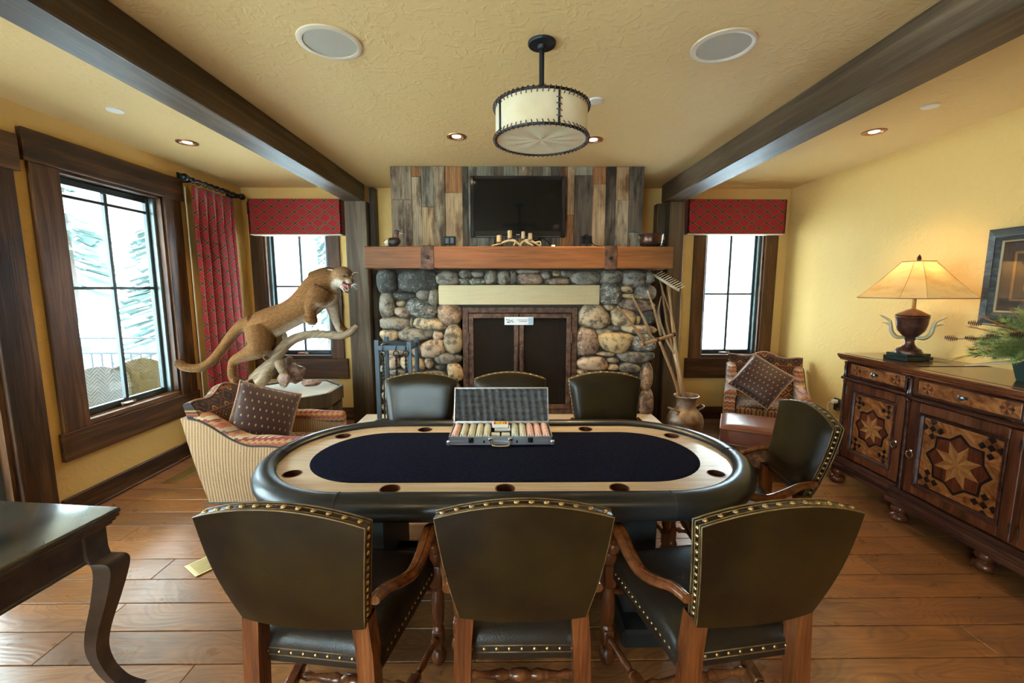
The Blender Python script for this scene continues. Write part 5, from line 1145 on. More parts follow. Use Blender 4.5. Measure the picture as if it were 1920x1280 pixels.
for x in (-.24, .24):
    for y in (-.18, .18): B().lathe([(.016, .001), (.026, .05), (.03, .10)], (x, y, 0), 10).build('leg', M_redwood, ot, world=False)
# milk can and implements ----------------------------------------------------
M_can = Mat('rusty_galvanised_tin', (.3, .25, .2), .5, .55); _v = M_can.co(); M_can.col(M_can.ramp(M_can.noise(_v, 7, 6, .65), [(.3, (.09, .04, .02)), (.48, (.24, .15, .09)), (.66, (.38, .33, .27))])).bump(M_can.noise(_v, 40, 4), .3, .003); M_can = M_can.mat
mc = Vector((1.66, 3.86, 0)); can = thing('milk_can', 'old rusty metal milk can right of the hearth holding wooden farm tools', 'milk can', tuple(mc))
B().lathe([(.001, .004), (.150, .004), (.158, .012), (.158, .33), (.163, .335), (.163, .35), (.160, .36), (.163, .37), (.163, .385), (.158, .40), (.146, .435), (.110, .475), (.092, .495), (.086, .51), (.086, .57), (.096, .595), (.112, .605), (.113, .613), (.106, .614), (.090, .60), (.080, .57), (.080, .51), (.08, .1), (.001, .1)], mc, 40).build('body', M_can, can, smooth=40)
for s in (-1, 1):
    an = R(200) if s < 0 else R(10); dx, dy = cos(an), sin(an); px_ = Vector((-dy, dx, 0))
    B().tube([tuple(mc+Vector((dx*.10, dy*.10, .47))+px_*-.035), tuple(mc+Vector((dx*.165, dy*.165, .50))+px_*-.035), tuple(mc+Vector((dx*.175, dy*.175, .505))), tuple(mc+Vector((dx*.165, dy*.165, .50))+px_*.035), tuple(mc+Vector((dx*.10, dy*.10, .47))+px_*.035)], .009, 8, 4).build('handle', M_can, can, smooth=True)
M_ash = wood('weathered_ash', (.16, .08, .035), (.34, .19, .085), (.48, .31, .16), 2, .55, 1.2, bs=.3)
M_ashp = wood('pale_ash', (.30, .21, .12), (.46, .35, .22), (.60, .49, .34), 2, .6, 1.2, bs=.3)
q8 = lambda x, y, Y: tuple(atY(960+x/4.268, 490+y/4.268, Y))
rk = thing('wooden_rake', 'wooden hay rake standing head-up in the milk can', 'rake', (1.66, 3.86, .1))
base_ = (mc.x+.01, mc.y-.01, .13)
hc = q8(1245, 165, 4.05)
B().tube([base_, q8(1360, 1020, 3.87), q8(1290, 560, 3.95), q8(1262, 300, 4.0), hc], .0125, 8, 5).build('handle', M_ash, rk, smooth=True)
h0, h1 = Vector(q8(1135, 108, 4.0)), Vector(q8(1335, 232, 3.80)); B().bar(h0, h1, .0125, 8).build('head', M_ashp, rk, smooth=True)
for i in range(11):
    p = h0.lerp(h1, (i+.4)/11); B().tube([tuple(p+Vector((-.01, .015, -.004))), tuple(p+Vector((.045, -.07, .035)))], [.0045, .003], 6, 1).build('tine', M_ashp, rk)
B().tube([q8(1270, 420, 3.98), q8(1205, 230, 4.0), q8(1180, 140, 4.02)], .007, 6, 4).build('brace', M_ash, rk, smooth=True)
hf = thing('hay_fork', 'three-pronged wooden barley fork with an iron-bound crossbar in the milk can', 'hay fork', (1.66, 3.86, .1))
xb0, xb1 = Vector(q8(1030, 668, 3.70)), Vector(q8(1305, 582, 3.90))
B().tube([(mc.x-.02, mc.y-.02, .13), q8(1330, 1050, 3.84), q8(1180, 640, 3.78)], .013, 8, 5).build('shaft', M_ash, hf, smooth=True)
B().bar(xb0, xb1, .017, 8).build('crossbar', M_ash, hf, smooth=True)
for k in (.06, .45, .94): p = xb0.lerp(xb1, k); B().tube([tuple(p-Vector((.02, 0, .004))), tuple(p+Vector((.02, 0, .006)))], .020, 8, 1).build('iron_band', M_rust, hf)
for a_, c_ in (((1060, 640), (843, 358)), ((1115, 605), (965, 283)), ((1190, 590), (1085, 232))):
    B().tube([q8(*a_, 3.78), q8((a_[0]+c_[0])/2+8, (a_[1]+c_[1])/2, 3.72), q8(*c_, 3.66)], [.012, .011, .006], 8, 4).build('prong', M_ash, hf, smooth=True)
pf = thing('wooden_pitchfork', 'long two-tined wooden pitchfork leaning on the post behind the hay fork', 'pitchfork', (1.68, 3.88, .1))
B().tube([(mc.x+.03, mc.y+.02, .13), q8(1365, 1000, 3.93), q8(1300, 740, 4.02)], .012, 8, 4).build('shaft', M_ashp, pf, smooth=True)
for pts in ([(1300, 740), (1225, 600), (1172, 420), (1194, 280)], [(1300, 740), (1300, 560), (1268, 380), (1262, 190)]): B().tube([q8(x, y, 4.02+.03*i) for i, (x, y) in enumerate(pts)], [.012, .011, .011, .005], 8, 5).build('tine', M_ashp, pf, smooth=True)
o = B().tube([(mc.x, mc.y+.03, .13), q8(1345, 1000, 3.98), q8(1240, 500, 4.08), q8(1196, 182, 4.14)], .011, 8, 5).build('tool_handle', M_ash, smooth=True)  # plain wooden handle of a farm tool
tag(o, 'plain brown tool handle standing in the milk can between the fork and the rake', 'tool handle')
# ---------------------------------------------------------------- sideboard
M_mah = wood('mahogany', (.030, .008, .004), (.11, .030, .012), (.21, .066, .024), 2, .28, 1.1, bs=.1, var=0, coat=.4)
M_mahy = wood('mahogany_long', (.030, .008, .004), (.12, .033, .013), (.23, .075, .028), 1, .22, 1.1, bs=.1, var=0, coat=.5)
M_mould = wood('dark_mahogany_moulding', (.018, .006, .005), (.055, .018, .012), (.12, .04, .024), 1, .25, 1.2, bs=.1, var=0, coat=.5)
g = Mat('flame_veneer', (.3, .12, .04), .25, coat=.5); v = g.co(); x, y, z = g.sep(v); f = g.noise(g.comb(x, y*5+z*3, z*9-y*5), 1.6, 5, .6, 1.2)
g.col(g.ramp(f, [(.3, (.075, .020, .006)), (.5, (.23, .075, .020)), (.72, (.42, .165, .048))])); M_ven = g.mat
M_in1 = wood('inlay_amber', (.22, .09, .026), (.36, .155, .045), (.50, .24, .08), 2, .25, 3, bs=.03, var=.3, coat=.4)
M_in2 = wood('inlay_orange', (.17, .06, .016), (.28, .10, .028), (.38, .16, .05), 1, .25, 3, bs=.03, var=.3, coat=.4)
M_in3 = wood('inlay_rosewood', (.05, .012, .006), (.11, .025, .012), (.16, .04, .018), 2, .25, 3, bs=.03, var=.3, coat=.4)
M_in4 = simple('inlay_ebony', (.012, .006, .005), .3)
M_pew = simple('pewter', (.18, .19, .20), .28, 1)
SB = thing('sideboard', 'long mahogany sideboard with inlaid star doors along the right wall', 'sideboard', (3.0, 2.5, 0))
XB, XA = 2.695, 2.745; XW = 3.262; ZT = 1.072
SECS = [(XA, 2.795, 3.41), (XB, 1.42, 2.795), (XA, .80, 1.42)]
for sx, y0, y1 in SECS:
    B().box(sx+.03, XW, y0, y1, .125, ZT-.055).build('carcass', M_mah, SB)
def molding(prof, y0, y1, name, mat_, sx, far=None):
    """front moulding run along y; prof [(x offset outward, z)]"""
    b = B(); pts = [(sx-o, z) for o, z in prof]; ring = lambda y: [(p[0], y, p[1]) for p in pts]+[(sx+.05, y, prof[-1][1]), (sx+.05, y, prof[0][1])]
    b.poly(ring(y0), (0, y1-y0, 0)); return b.build(name, mat_, SB)
topp = [(-.01, ZT-.055), (.008, ZT-.050), (.012, ZT-.040), (.026, ZT-.030), (.030, ZT-.018), (.038, ZT-.014), (.038, ZT-.004), (.032, ZT)]
basep = [(.030, .118), (.036, .124), (.036, .148), (.030, .156), (.030, .164), (.022, .172), (.022, .180), (.012, .192), (.014, .20), (.008, .21), (-.004, .222)]
for i, (sx, y0, y1) in enumerate(SECS):
    e0 = .036 if sx == XB else 0
    molding(topp, y0-e0, y1+e0+(.03 if i == 0 else 0), 'top_moulding', M_mahy, sx)
    molding(basep, y0-e0, y1+e0+(.03 if i == 0 else 0), 'base_moulding', M_mould, sx)
    molding([(-.004, .862), (.010, .868), (.014, .876), (.008, .886), (-.004, .892)], y0, y1, 'waist_moulding', M_mould, sx)
    B().box(sx+.02, XW+.01, y0-e0-(.02 if i == 2 else 0), y1+e0+(.03 if i == 0 else 0), ZT-.03, ZT+.002, .003).build('top', M_mahy, SB)
def knob(p, par): B().lathe([(.006, 0), (.006, .010), (.016, .016), (.019, .022), (.012, .028), (.001, .029)], p, 14, axis=(-1, 0, 0)).cbox((p[0]-.002, p[1], p[2]), (.004, .052, .016), .0015).build('knob', M_pew, par, smooth=40)
def star(par, sx, cy, cz, r, kind='door'):
    def pt(a, q, o=0): return (sx-o, cy+q*r*cos(a), cz+q*r*sin(a)*1.0)
    def poly(pts, o, m, n): b = B(); b.poly([(sx-o, cy+u, cz+w_) for u, w_ in pts], (.0015, 0, 0)); b.build(n, m, par)
    P = lambda a, q: (q*r*cos(a), q*r*sin(a))
    # eight-point ebony outline, rosewood kites, amber star
    out = [P(pi/8*k, 1.10 if k % 2 == 0 else .88) for k in range(16)]
    poly([P(pi/8*k, 1.22 if k % 2 == 0 else 1.0) for k in range(16)], .0012, M_in2, 'inlay'); poly(out, .0020, M_in4, 'inlay')
    for k in range(8):
        a = pi/4*k
        poly([P(a-pi/8, .80), P(a, .99), P(a+pi/8, .80), P(a, .42)], .0028, M_in3, 'inlay')
        poly([(0, 0), P(a, .42), P(a+pi/8, .80)], .0032, M_in1, 'inlay'); poly([(0, 0), P(a+pi/8, .80), P(a+pi/4, .42)], .0032, M_in2, 'inlay')
def checker(par, sx, cy, cz, s):
    b = B()
    for i in range(3):
        for j in range(3):
            if (i+j) % 2 == 0 and (i, j) != (1, 1) or (i, j) == (1, 1): 
                u = (i-1+(j-1))*s*.5; w_ = (i-1-(j-1))*s*.5; h = s*.47
                if (i+j) % 2 == 0: b.poly([(sx-.002, cy+u-h*.0-h, cz+w_), (sx-.002, cy+u, cz+w_-h), (sx-.002, cy+u+h, cz+w_), (sx-.002, cy+u, cz+w_+h)], (.0015, 0, 0))
    b.build('checker_inlay', M_in4, par, kind='stuff')
def door(sx, y0, y1, ring_at, full=True):
    z0, z1 = .235, .855; fw = .062; x = sx+.004
    d = B().box(x, x+.026, y0, y0+fw, z0, z1, .003).box(x, x+.026, y1-fw, y1, z0, z1, .003).box(x, x+.026, y0+fw, y1-fw, z0, z0+fw, .003).box(x, x+.026, y0+fw, y1-fw, z1-fw, z1, .003).build('door', M_mah, SB)
    b = B(); prof = [(-.006, .0), (-.009, .005), (-.006, .011), (-.008, .016), (-.002, .022), (.004, .027), (.010, .029), (.012, .0)]
    pa, pb, za, zb = y0+fw-.004, y1-fw+.004, z0+fw-.004, z1-fw+.004
    rings = []
    for o, t_ in prof: rings.append([b.bm.verts.new((x+o, *q)) for q in ((pa+t_, za+t_), (pb-t_, za+t_), (pb-t_, zb-t_), (pa+t_, zb-t_))])
    for A, C in zip(rings, rings[1:]):
        for k in range(4): b.bm.faces.new((A[k], A[(k+1) % 4], C[(k+1) % 4], C[k]))
    b.build('moulding', M_mould, d)
    B().box(x+.010, x+.02, y0+fw, y1-fw, z0+fw, z1-fw).build('panel', M_ven, d)
    cy, cz = (y0+y1)/2, (z0+z1)/2-.005; W = (y1-y0-2*fw); r = min(W, z1-z0-2*fw)*.355; px_ = x+.010
    star(d, px_, cy, cz, r)
    dy = W/2-.062 if full else W/2-.05
    for a in (-1, 1):
        for c in (-1, 1): checker(d, px_, cy+a*W*.335, cz+c*(z1-z0-2*fw)*.34, .036*W/.37)
    rp_ = Vector((x-.004, ring_at, .52)); s = 1 if ring_at > (y0+y1)/2 else -1
    B().lathe([(.012, 0), (.013, .003), (.007, .006), (.006, .013), (.001, .014)], rp_, 12, axis=(-1, 0, 0)).tube([(rp_.x-.010, rp_.y+.024*sin(k*2*pi/20), rp_.z-.022+.024*cos(k*2*pi/20)) for k in range(20)], .0042, 6, closed=True).build('ring_pull', M_chrome, d, smooth=40)
    hy = y1-.004 if s < 0 else y0+.004
    for z in (.31, .78): B().bar((x-.003, hy, z-.03), (x-.003, hy, z+.03), .0045).build('hinge', M_pew, d, smooth=40)
def drawer(sx, y0, y1, full=True):
    z0, z1 = .90, ZT-.062; x = sx+.006
    d = B().box(x, x+.02, y0, y1, z0, z1, .003).build('drawer', M_mould, SB)
    B().box(x-.003, x+.004, y0+.012, y1-.012, z0+.012, z1-.012, .002).build('panel', M_ven, d)
    cz = (z0+z1)/2
    for cy in (y0+.075, y1-.075):
        r = .038; pts = [(cy+r*(1 if k % 2 == 0 else .78)*cos(pi/8*k), cz+r*(1 if k % 2 == 0 else .78)*sin(pi/8*k)) for k in range(16)]
        B().poly([(x-.0036, *p) for p in pts], (.001, 0, 0)).build('inlay', M_in4, d)
        for k in range(8):
            a = pi/4*k; P = lambda an, q: (cy+r*q*cos(an), cz+r*q*sin(an))
            B().poly([(x-.0044, *P(a, .9)), (x-.0044, *P(a+pi/8, .66)), (x-.0044, cy, cz), (x-.0044, *P(a-pi/8, .66))], (.001, 0, 0)).build('inlay', (M_in3, M_in2)[k % 2], d)
    knob((x-.003, (y0+y1)/2, cz), d)
door(XA, 2.85, 3.36, 2.885); drawer(XA, 2.86, 3.35)
door(XB, 2.125, 2.745, 2.715); drawer(XB, 2.14, 2.73); door(XB, 1.47, 2.09, 1.50); drawer(XB, 1.485, 2.075)
door(XA, .86, 1.37, 1.34); drawer(XA, .87, 1.36)
def column(sx, y):
    B().lathe([(.012, .225), (.015, .235), (.010, .25), (.011, .55), (.010, .84), (.015, .85), (.012, .86)], (sx+.006, y, 0), 12).build('quarter_column', M_mould, SB, smooth=40)
    B().lathe([(.012, .893), (.016, .90), (.010, .92), (.013, .96), (.010, .995), (.016, 1.005), (.012, 1.012)], (sx+.006, y, 0), 12).build('corner_turning', M_mould, SB, smooth=40)
for sx, y in ((XA, 3.388), (XA, 2.822), (XB, 2.772), (XB, 1.445), (XA, 1.395), (XA, .825)): column(sx, y)
for (x, y) in ((2.76, 3.385), (2.715, 2.765), (2.73, 2.24), (2.715, 1.45), (2.76, .83), (3.21, 3.36), (3.21, 1.4), (3.21, .83), (3.21, 2.6)):
    B().lathe([(.02, .001), (.045, .006), (.058, .022), (.052, .042), (.035, .050), (.028, .058), (.040, .066), (.050, .085), (.045, .105), (.03, .118)], (x, y, 0), 18).build('bun_foot', M_mah, SB, smooth=True)
# lamp ---------------------------------------------------------------------
lx, ly = 2.97, 3.10; lz = ZT+.003; R0 = R(8)
lamp = thing('table_lamp', 'bronze urn table lamp with antler handles and parchment shade on the sideboard', 'table lamp', (lx, ly, lz), R0)
PL_ = lambda b, n, m, **k: b.build(n, m, lamp, world=False, **k)
M_bronze = Mat('dark_bronze', (.09, .04, .03), .28, .7); _v = M_bronze.co(); M_bronze.col(M_bronze.ramp(M_bronze.noise(_v, 14, 4), [(.35, (.045, .02, .02)), (.65, (.16, .075, .05))])); M_bronze = M_bronze.mat
M_green = simple('dark_green_marble', (.015, .03, .025), .2)
PL_(B().box(-.115, .115, -.085, .085, 0, .028, .003).box(-.105, .105, -.075, .075, .028, .050, .004), 'base', M_green)
PL_(B().lathe([(.001, .05), (.078, .05), (.078, .062), (.070, .070), (.072, .078), (.045, .092), (.030, .115), (.026, .140), (.032, .150), (.036, .156), (.030, .162), (.048, .178), (.078, .215), (.090, .260), (.093, .305), (.098, .312), (.094, .320), (.099, .330), (.085, .338), (.060, .352), (.035, .366), (.020, .372), (.001, .372)], seg=36), 'urn', M_bronze, smooth=40)
PL_(B().lathe([(.012, .37), (.017, .375), (.013, .38), (.013, .48), (.001, .48)], seg=16), 'stem', M_brass, smooth=40)
M_horn = simple('horn', (.40, .33, .17), .35)
for s in (-1, 1):
    hb = B(); hb.tube([(s*.03, -.01, .165), (s*.075, -.02, .165), (s*.105, -.02, .20), (s*.115, -.02, .25), (s*.125, -.02, .285), (s*.165, -.02, .315), (s*.182, -.02, .322)], [.010, .014, .014, .012, .010, .007, .002], 10, 5).tube([(s*.112, -.02, .245), (s*.135, -.02, .262), (s*.165, -.02, .268)], [.009, .007, .002], 8, 4); hb.bm.transform(Matrix.Rotation(R(-50), 4, 'Z')); PL_(hb, 'antler_handle', M_horn, smooth=True)
g = Mat('parchment_shade', (.80, .55, .22), .7); f = g.noise(g.co(scale=(1, 1, 3)), 7, 4); g.col(g.ramp(f, [(.35, (.60, .36, .12)), (.55, (.80, .56, .25))]))
tl = g.n('ShaderNodeBsdfTranslucent'); tl.inputs[0].default_value = (1, .72, .32, 1); mx = g.n('ShaderNodeMixShader'); mx.inputs[0].default_value = .45
g.nt.links.new(g.p.outputs[0], mx.inputs[1]); g.nt.links.new(tl.outputs[0], mx.inputs[2]); g.nt.links.new(mx.outputs[0], g.out.inputs[0]); M_shade = g.mat
b = B(); zs0, zs1 = .455, .715
def oct_(a, c, k): return [(sx_*(a if i else a-k*1.0), sy_*(c if not i else c-k*.8)) for sx_, sy_, i in ((1, 1, 1), (1, 1, 0), (-1, 1, 0), (-1, 1, 1), (-1, -1, 1), (-1, -1, 0), (1, -1, 0), (1, -1, 1))]
def shp(a, c, k): return [(a, c-k), (a-k, c), (-a+k, c), (-a, c-k), (-a, -c+k), (-a+k, -c), (a-k, -c), (a, -c+k)]
rings = []
for z, a, c, k in ((zs0, .315, .25, .10), (zs0+.004, .313, .248, .10), (.58, .195, .16, .065), (zs1-.016, .093, .075, .03), (zs1, .090, .072, .03)):
    rings.append([b.bm.verts.new((x, y, z)) for x, y in shp(a, c, k)])
for A, C in zip(rings, rings[1:]):
    for k in range(8): b.bm.faces.new((A[k], A[(k+1) % 8], C[(k+1) % 8], C[k]))
PL_(b, 'shade', M_shade)
b = B()
for A in (shp(.315, .25, .10),): b.tube([(x, y, zs0) for x, y in A], .003, 6, closed=True)
b.tube([(x, y, zs1) for x, y in shp(.090, .072, .03)], .003, 6, closed=True)
PL_(b, 'shade_rim', simple('brown_binding', (.22, .12, .05), .6))
b = B()
for (p, q, r_) in zip(shp(.3155, .2505, .10), shp(.196, .161, .065), shp(.0905, .0725, .03)): b.tube([(*p, zs0), (*q, .58), (*r_, zs1)], .0016, 4, 1)
PL_(b, 'shade_seams', simple('tan_seam', (.50, .30, .10), .7), kind='stuff')
PL_(B().bar((-.085, 0, zs1-.01), (.085, 0, zs1-.01), .002).bar((0, 0, .47), (0, 0, zs1), .002), 'harp', M_brass)
PL_(B().lathe([(.004, zs1), (.010, zs1+.006), (.014, zs1+.020), (.010, zs1+.036), (.001, zs1+.052)], seg=8), 'finial', M_bronze)
PL_(B().lathe([(.012, .48), (.012, .50), (.028, .54), (.030, .56), (.018, .585), (.001, .59)], seg=14), 'bulb', M_white, smooth=True)
pl_ = bpy.data.lights.new('lamp_bulb_light', 'POINT'); pl_.energy = 1.2; pl_.color = (1, .72, .38); pl_.shadow_soft_size = .035
po = bpy.data.objects.new('lamp_bulb_light', pl_); COL.objects.link(po); po.location = (lx, ly, lz+.635)
cable('lamp_cord', [(lx+.08, ly-.06, lz+.005), (lx+.16, ly-.12, lz+.006), (lx+.20, ly-.20, lz+.05), (lx+.24, ly-.12, lz+.03), (lx+.285, ly+.02, lz+.004)], .003, M_brassdull, 'thin gold lamp cord looping behind the lamp base on the sideboard')
# outlet with charger
p = atX(1570, 758, WR-.006); ob = outlet((WR-.005, p.y, p.z), 'x', 'black wall outlet low on the right wall behind the sideboard end', wdt=.085, hgt=.125)
q = Vector((WR-.03, p.y+.005, p.z+.03)); tag(B().cbox(q, (.05, .035, .035), .006, seg=2).build('plug', M_white, smooth=40), 'small white plug in the black outlet on the right wall', 'plug')
cable('white_cord', [q+Vector((-.02, .01, -.005)), q+Vector((-.03, .05, -.03)), q+Vector((-.01, .07, -.12)), q+Vector((.005, .09, -.25)), Vector((WR-.035, p.y+.12, .17))], .0035, M_white, 'white cord hanging from the plug on the right wall')
cable('brown_cord', [Vector((WR-.015, p.y-.01, p.z-.03)), Vector((WR-.012, p.y-.09, p.z-.12)), Vector((WR-.012, p.y-.2, p.z-.24)), Vector((WR-.012, 3.30, .5)), Vector((WR-.013, 3.2, .62))], .003, M_brassdull, 'thin cord running from the outlet behind the sideboard')
# planter with arrangement ---------------------------------------------------
px0, py0 = 3.0, 2.31; pz = ZT+.003
ar = thing('metal_planter', 'dark green tapered planter at the right end of the sideboard in view', 'planter', (px0, py0, pz))
M_plant = simple('verdigris_metal', (.035, .065, .05), .4, .4, bump=(40, .4)); M_verd = M_plant
b = B(); rings = []
for z, a in ((0, .072), (.01, .075), (.15, .10), (.16, .112), (.185, .112), (.185, .10), (.15, .09), (.02, .06)): rings.append([b.bm.verts.new((px0+sx_*a, py0+sy_*a, pz+z)) for sx_, sy_ in ((1, 1), (-1, 1), (-1, -1), (1, -1))])
for A, C in zip(rings, rings[1:]):
    for k in range(4): b.bm.faces.new((A[k], A[(k+1) % 4], C[(k+1) % 4], C[k]))
b.bm.faces.new(rings[0]); b.bm.faces.new(rings[-1]); b.build('pot', M_verd, ar)
fa = thing('autumn_arrangement', 'dried arrangement of pine sprays, cones, berries and orange grasses in the planter', 'flower arrangement', (px0, py0, pz+.19))
M_pine = Mat('pine_green', (.05, .12, .04), .7); M_pine.col(M_pine.ramp(M_pine.rnd(), [(0, (.09, .14, .03)), (.5, (.22, .27, .07)), (1, (.38, .36, .12))])); M_pine = M_pine.mat
M_grass = simple('rust_grass', (.40, .16, .05), .8); M_cone = simple('pine_cone', (.11, .04, .025), .6); M_corn = simple('yellow_corn', (.65, .38, .07), .5); M_berry = simple('red_berry', (.35, .015, .02), .25)
rs = random.Random(11); C0 = Vector((px0, py0, pz+.20))
def spray(d, L, par, m, nm, dens=90, nl=.05, droop=.1, up=.35):
    b = B(); d = Vector(d).normalized(); pts = [C0+d*L*s+Vector((0, 0, -droop*s*s*L)) for s in (0, .25, .5, .75, 1)]
    b.tube(pts, [.004, .003, .003, .002, .001], 5, 2); P = catmull([tuple(p) for p in pts], 6)
    for i in range(dens):
        s = rs.uniform(.15, 1); k = int(s*(len(P)-1)); p = Vector(P[k]); w_ = Vector((rs.gauss(0, 1), rs.gauss(0, 1), rs.gauss(0, 1))); w_ = (w_-d*w_.dot(d)).normalized()
        e = (w_+d*up*2.2).normalized()*nl*rs.uniform(.6, 1.1); n_ = e.cross(d).normalized()*.0026
        b.poly([p-n_, p+n_, p+e])
    return b.build(nm, m, par)
for d, L in (((-.8, .55, .15), .24), ((-.9, .2, .25), .20), ((-.6, .8, .3), .25), ((-.3, .9, .5), .22), ((-.5, .3, .8), .22), ((0, .2, 1), .24), ((-.7, -.4, .4), .2), ((.3, .3, .8), .2), ((-.9, .1, -.1), .26), ((-.5, .9, -.2), .28), ((0, -.7, .5), .24), ((-.2, -.4, .9), .24), ((-.85, .45, -.25), .22), ((-.2, .8, .1), .2), ((-.6, -.8, .1), .22), ((.1, .6, .7), .24)):
    spray(d, L, fa, M_pine, 'pine_spray', 260, .05, .1)
for k in range(26):
    d = Vector((rs.gauss(-.6, .4), rs.gauss(.5, .5), rs.uniform(-.15, .9))); spray(d, rs.uniform(.18, .32), fa, M_pine, 'pine_spray', 220, .05, .12)
for d, L in (((-.55, .80, .34), .34), ((-.45, .75, .55), .33), ((-.3, .5, .78), .27), ((-.1, .1, 1), .28), ((-.2, -.4, .85), .3)): spray(d, L, fa, M_grass, 'orange_grass', 170, .028, .06, 1.1)
for k, (dx, dy, dz) in enumerate(((-.18, .20, .02), (-.13, .13, .04), (-.12, .02, .06), (-.06, .16, .12), (-.20, .30, .01), (-.08, -.08, .08), (-.15, .22, .11))):
    b = B(); c = C0+Vector((dx, dy, dz)); 
    for j in range(7): b.lathe([(.004, 0), (.020*sin(.5+j*.36)+.003, .004), (.004, .007)], c+Vector((-.006*j, .006*j, .001*j)), 7, axis=(-.7, .7, .1))
    b.tube([C0, C0+Vector((dx, dy, dz))*.5+Vector((0, 0, .03)), c], .0025, 5, 3); b.build('pine_cone', M_cone, fa)
b = B(); c = C0+Vector((-.15, .13, -.03)); bm_pts = [c, c+Vector((-.05, .06, -.03)), c+Vector((-.11, .13, -.07))]; b.tube(bm_pts, [.014, .016, .005], 8, 3); b.build('corn_cob', M_corn, fa, smooth=True)
bb = B(); [bb.ball(C0+Vector((-.11+rs.uniform(-.03, .03), .02+rs.uniform(-.04, .04), .09+rs.uniform(-.025, .025))), .010, 1) for _ in range(12)]; bb.build('berries', M_berry, fa, smooth=True, kind='stuff')
bb = B(); bb.tube([C0+Vector((-.05, .0, -.02)), C0+Vector((-.12, .03, -.08)), C0+Vector((-.17, .12, -.11)), C0+Vector((-.20, .22, -.14)), C0+Vector((-.17, .26, -.145))], [.012, .016, .014, .010, .004], 6, 4, sq=.35); bb.build('ribbon', simple('tan_ribbon', (.50, .36, .20), .7), fa, smooth=True)
# framed picture on the right wall --------------------------------------------
a = atX(1856, 431, WR-.03); c = atX(1833, 605, WR-.03)
fy1 = a.y; fy0 = fy1-1.0; fz1 = 1.985; fz0 = 1.375
print('frame', a, c)
fz1, fz0 = a.z, c.z
pc = thing('framed_picture', 'dark wood framed picture with a matted centre on the right wall above the sideboard', 'picture', (WR, (fy0+fy1)/2, fz0))
M_frame = wood('grey_black_frame', (.02, .02, .02), (.06, .065, .06), (.13, .14, .13), 1, .6, 1.5, bs=.2, var=0, coat=0, spec=.25)
def framering(o0, o1, x0, x1, m, name):
    b = B(); ys = (fy0, fy1); 
    A = [(fy0+o0, fz0+o0), (fy1-o0, fz0+o0), (fy1-o0, fz1-o0), (fy0+o0, fz1-o0)]; C = [(fy0+o1, fz0+o1), (fy1-o1, fz0+o1), (fy1-o1, fz1-o1), (fy0+o1, fz1-o1)]
    r1 = [b.bm.verts.new((WR-x0, *p)) for p in A]; r2 = [b.bm.verts.new((WR-x1, *p)) for p in C]; r0 = [b.bm.verts.new((WR-.002, *p)) for p in A]; r3 = [b.bm.verts.new((WR-.002, *p)) for p in C]
    for P_, Q_ in ((r0, r1), (r1, r2), (r2, r3)):
        for k in range(4): b.bm.faces.new((P_[k], P_[(k+1) % 4], Q_[(k+1) % 4], Q_[k]))
    b.build(name, m, pc)
framering(0, .055, .030, .045, M_frame, 'frame'); framering(.055, .080, .040, .022, M_frame, 'inner_frame'); framering(.080, .090, .024, .020, simple('gilt_slip', (.30, .24, .13), .6, .2), 'slip')
M_mat1 = simple('brown_mat_board', (.055, .035, .028), .6); M_gilt = simple('gold_fillet', (.30, .17, .06), .4, .5)
B().box(WR-.014, WR-.002, fy0+.09, fy1-.09, fz0+.09, fz1-.09).build('mat_board', M_mat1, pc)
framering(.155, .170, .0165, .0165, M_gilt, 'fillet'); framering(.225, .235, .0165, .0165, M_gilt, 'fillet')
B().box(WR-.0165, WR-.010, fy0+.235, fy1-.235, fz0+.235, fz1-.235).build('print', simple('pale_print', (.55, .45, .32), .6), pc)
B().box(WR-.019, WR-.0175, fy0+.085, fy1-.085, fz0+.085, fz1-.085).build('glass', glass('picture_glass', (1, 1, 1), .06), pc)
# ---------------------------------------------------------------- side table front left
M_st = Mat('grey_brown_lacquer', (.06, .04, .03), .28, coat=.3); _v = M_st.co(scale=(2, 9, 9)); M_st.col(M_st.ramp(M_st.noise(_v, 2, 5), [(.3, (.035, .022, .017)), (.7, (.085, .055, .042))])); M_st = M_st.mat
g = Mat('worn_table_top', (.05, .045, .035), .14, coat=.2); v = g.co(); f = g.noise(v, 3, 5, .6); s_ = g.noise(g.co(rot=(0, 0, R(35)), scale=(3, 60, 1)), 1, 5, .7)
g.col(g.mix(g.ramp(s_, [(.62, (0, 0, 0)), (.72, (1, 1, 1))]), g.ramp(f, [(.35, (.022, .020, .016)), (.65, (.07, .055, .035))]), (.12, .12, .10))); g.rough(f*.25+.06); M_sttop = g.mat
k0 = atZ(228, 950, .76); tx1 = k0.x; ty1 = k0.y; tx0 = tx1-1.25; ty0 = ty1-1.05
print('table corner', k0)
st = thing('side_table', 'dark grey-brown cabriole-leg table with a worn glossy top, lower left', 'table', ((tx0+tx1)/2, (ty0+ty1)/2, 0))
B().box(tx0, tx1, ty0, ty1, .742, .762, .008, seg=3).build('top', M_sttop, st, smooth=40)
b = B()
for i, (o, z0_, z1_) in enumerate(((.004, .728, .742), (.012, .716, .729), (.02, .704, .717))): b.box(tx0+o, tx1-o, ty0+o, ty1-o, z0_, z1_, .005, seg=2)
b.build('edge_moulding', M_st, st, smooth=40)
ix = .045
B().box(tx0+ix, tx1-ix, ty0+ix+.005, ty0+ix+.03, .60, .71).box(tx0+ix, tx1-ix, ty1-ix-.03, ty1-ix-.005, .60, .71).box(tx0+ix+.005, tx0+ix+.03, ty0+ix, ty1-ix, .60, .71).box(tx1-ix-.03, tx1-ix-.005, ty0+ix, ty1-ix, .60, .71).build('apron', M_st, st)
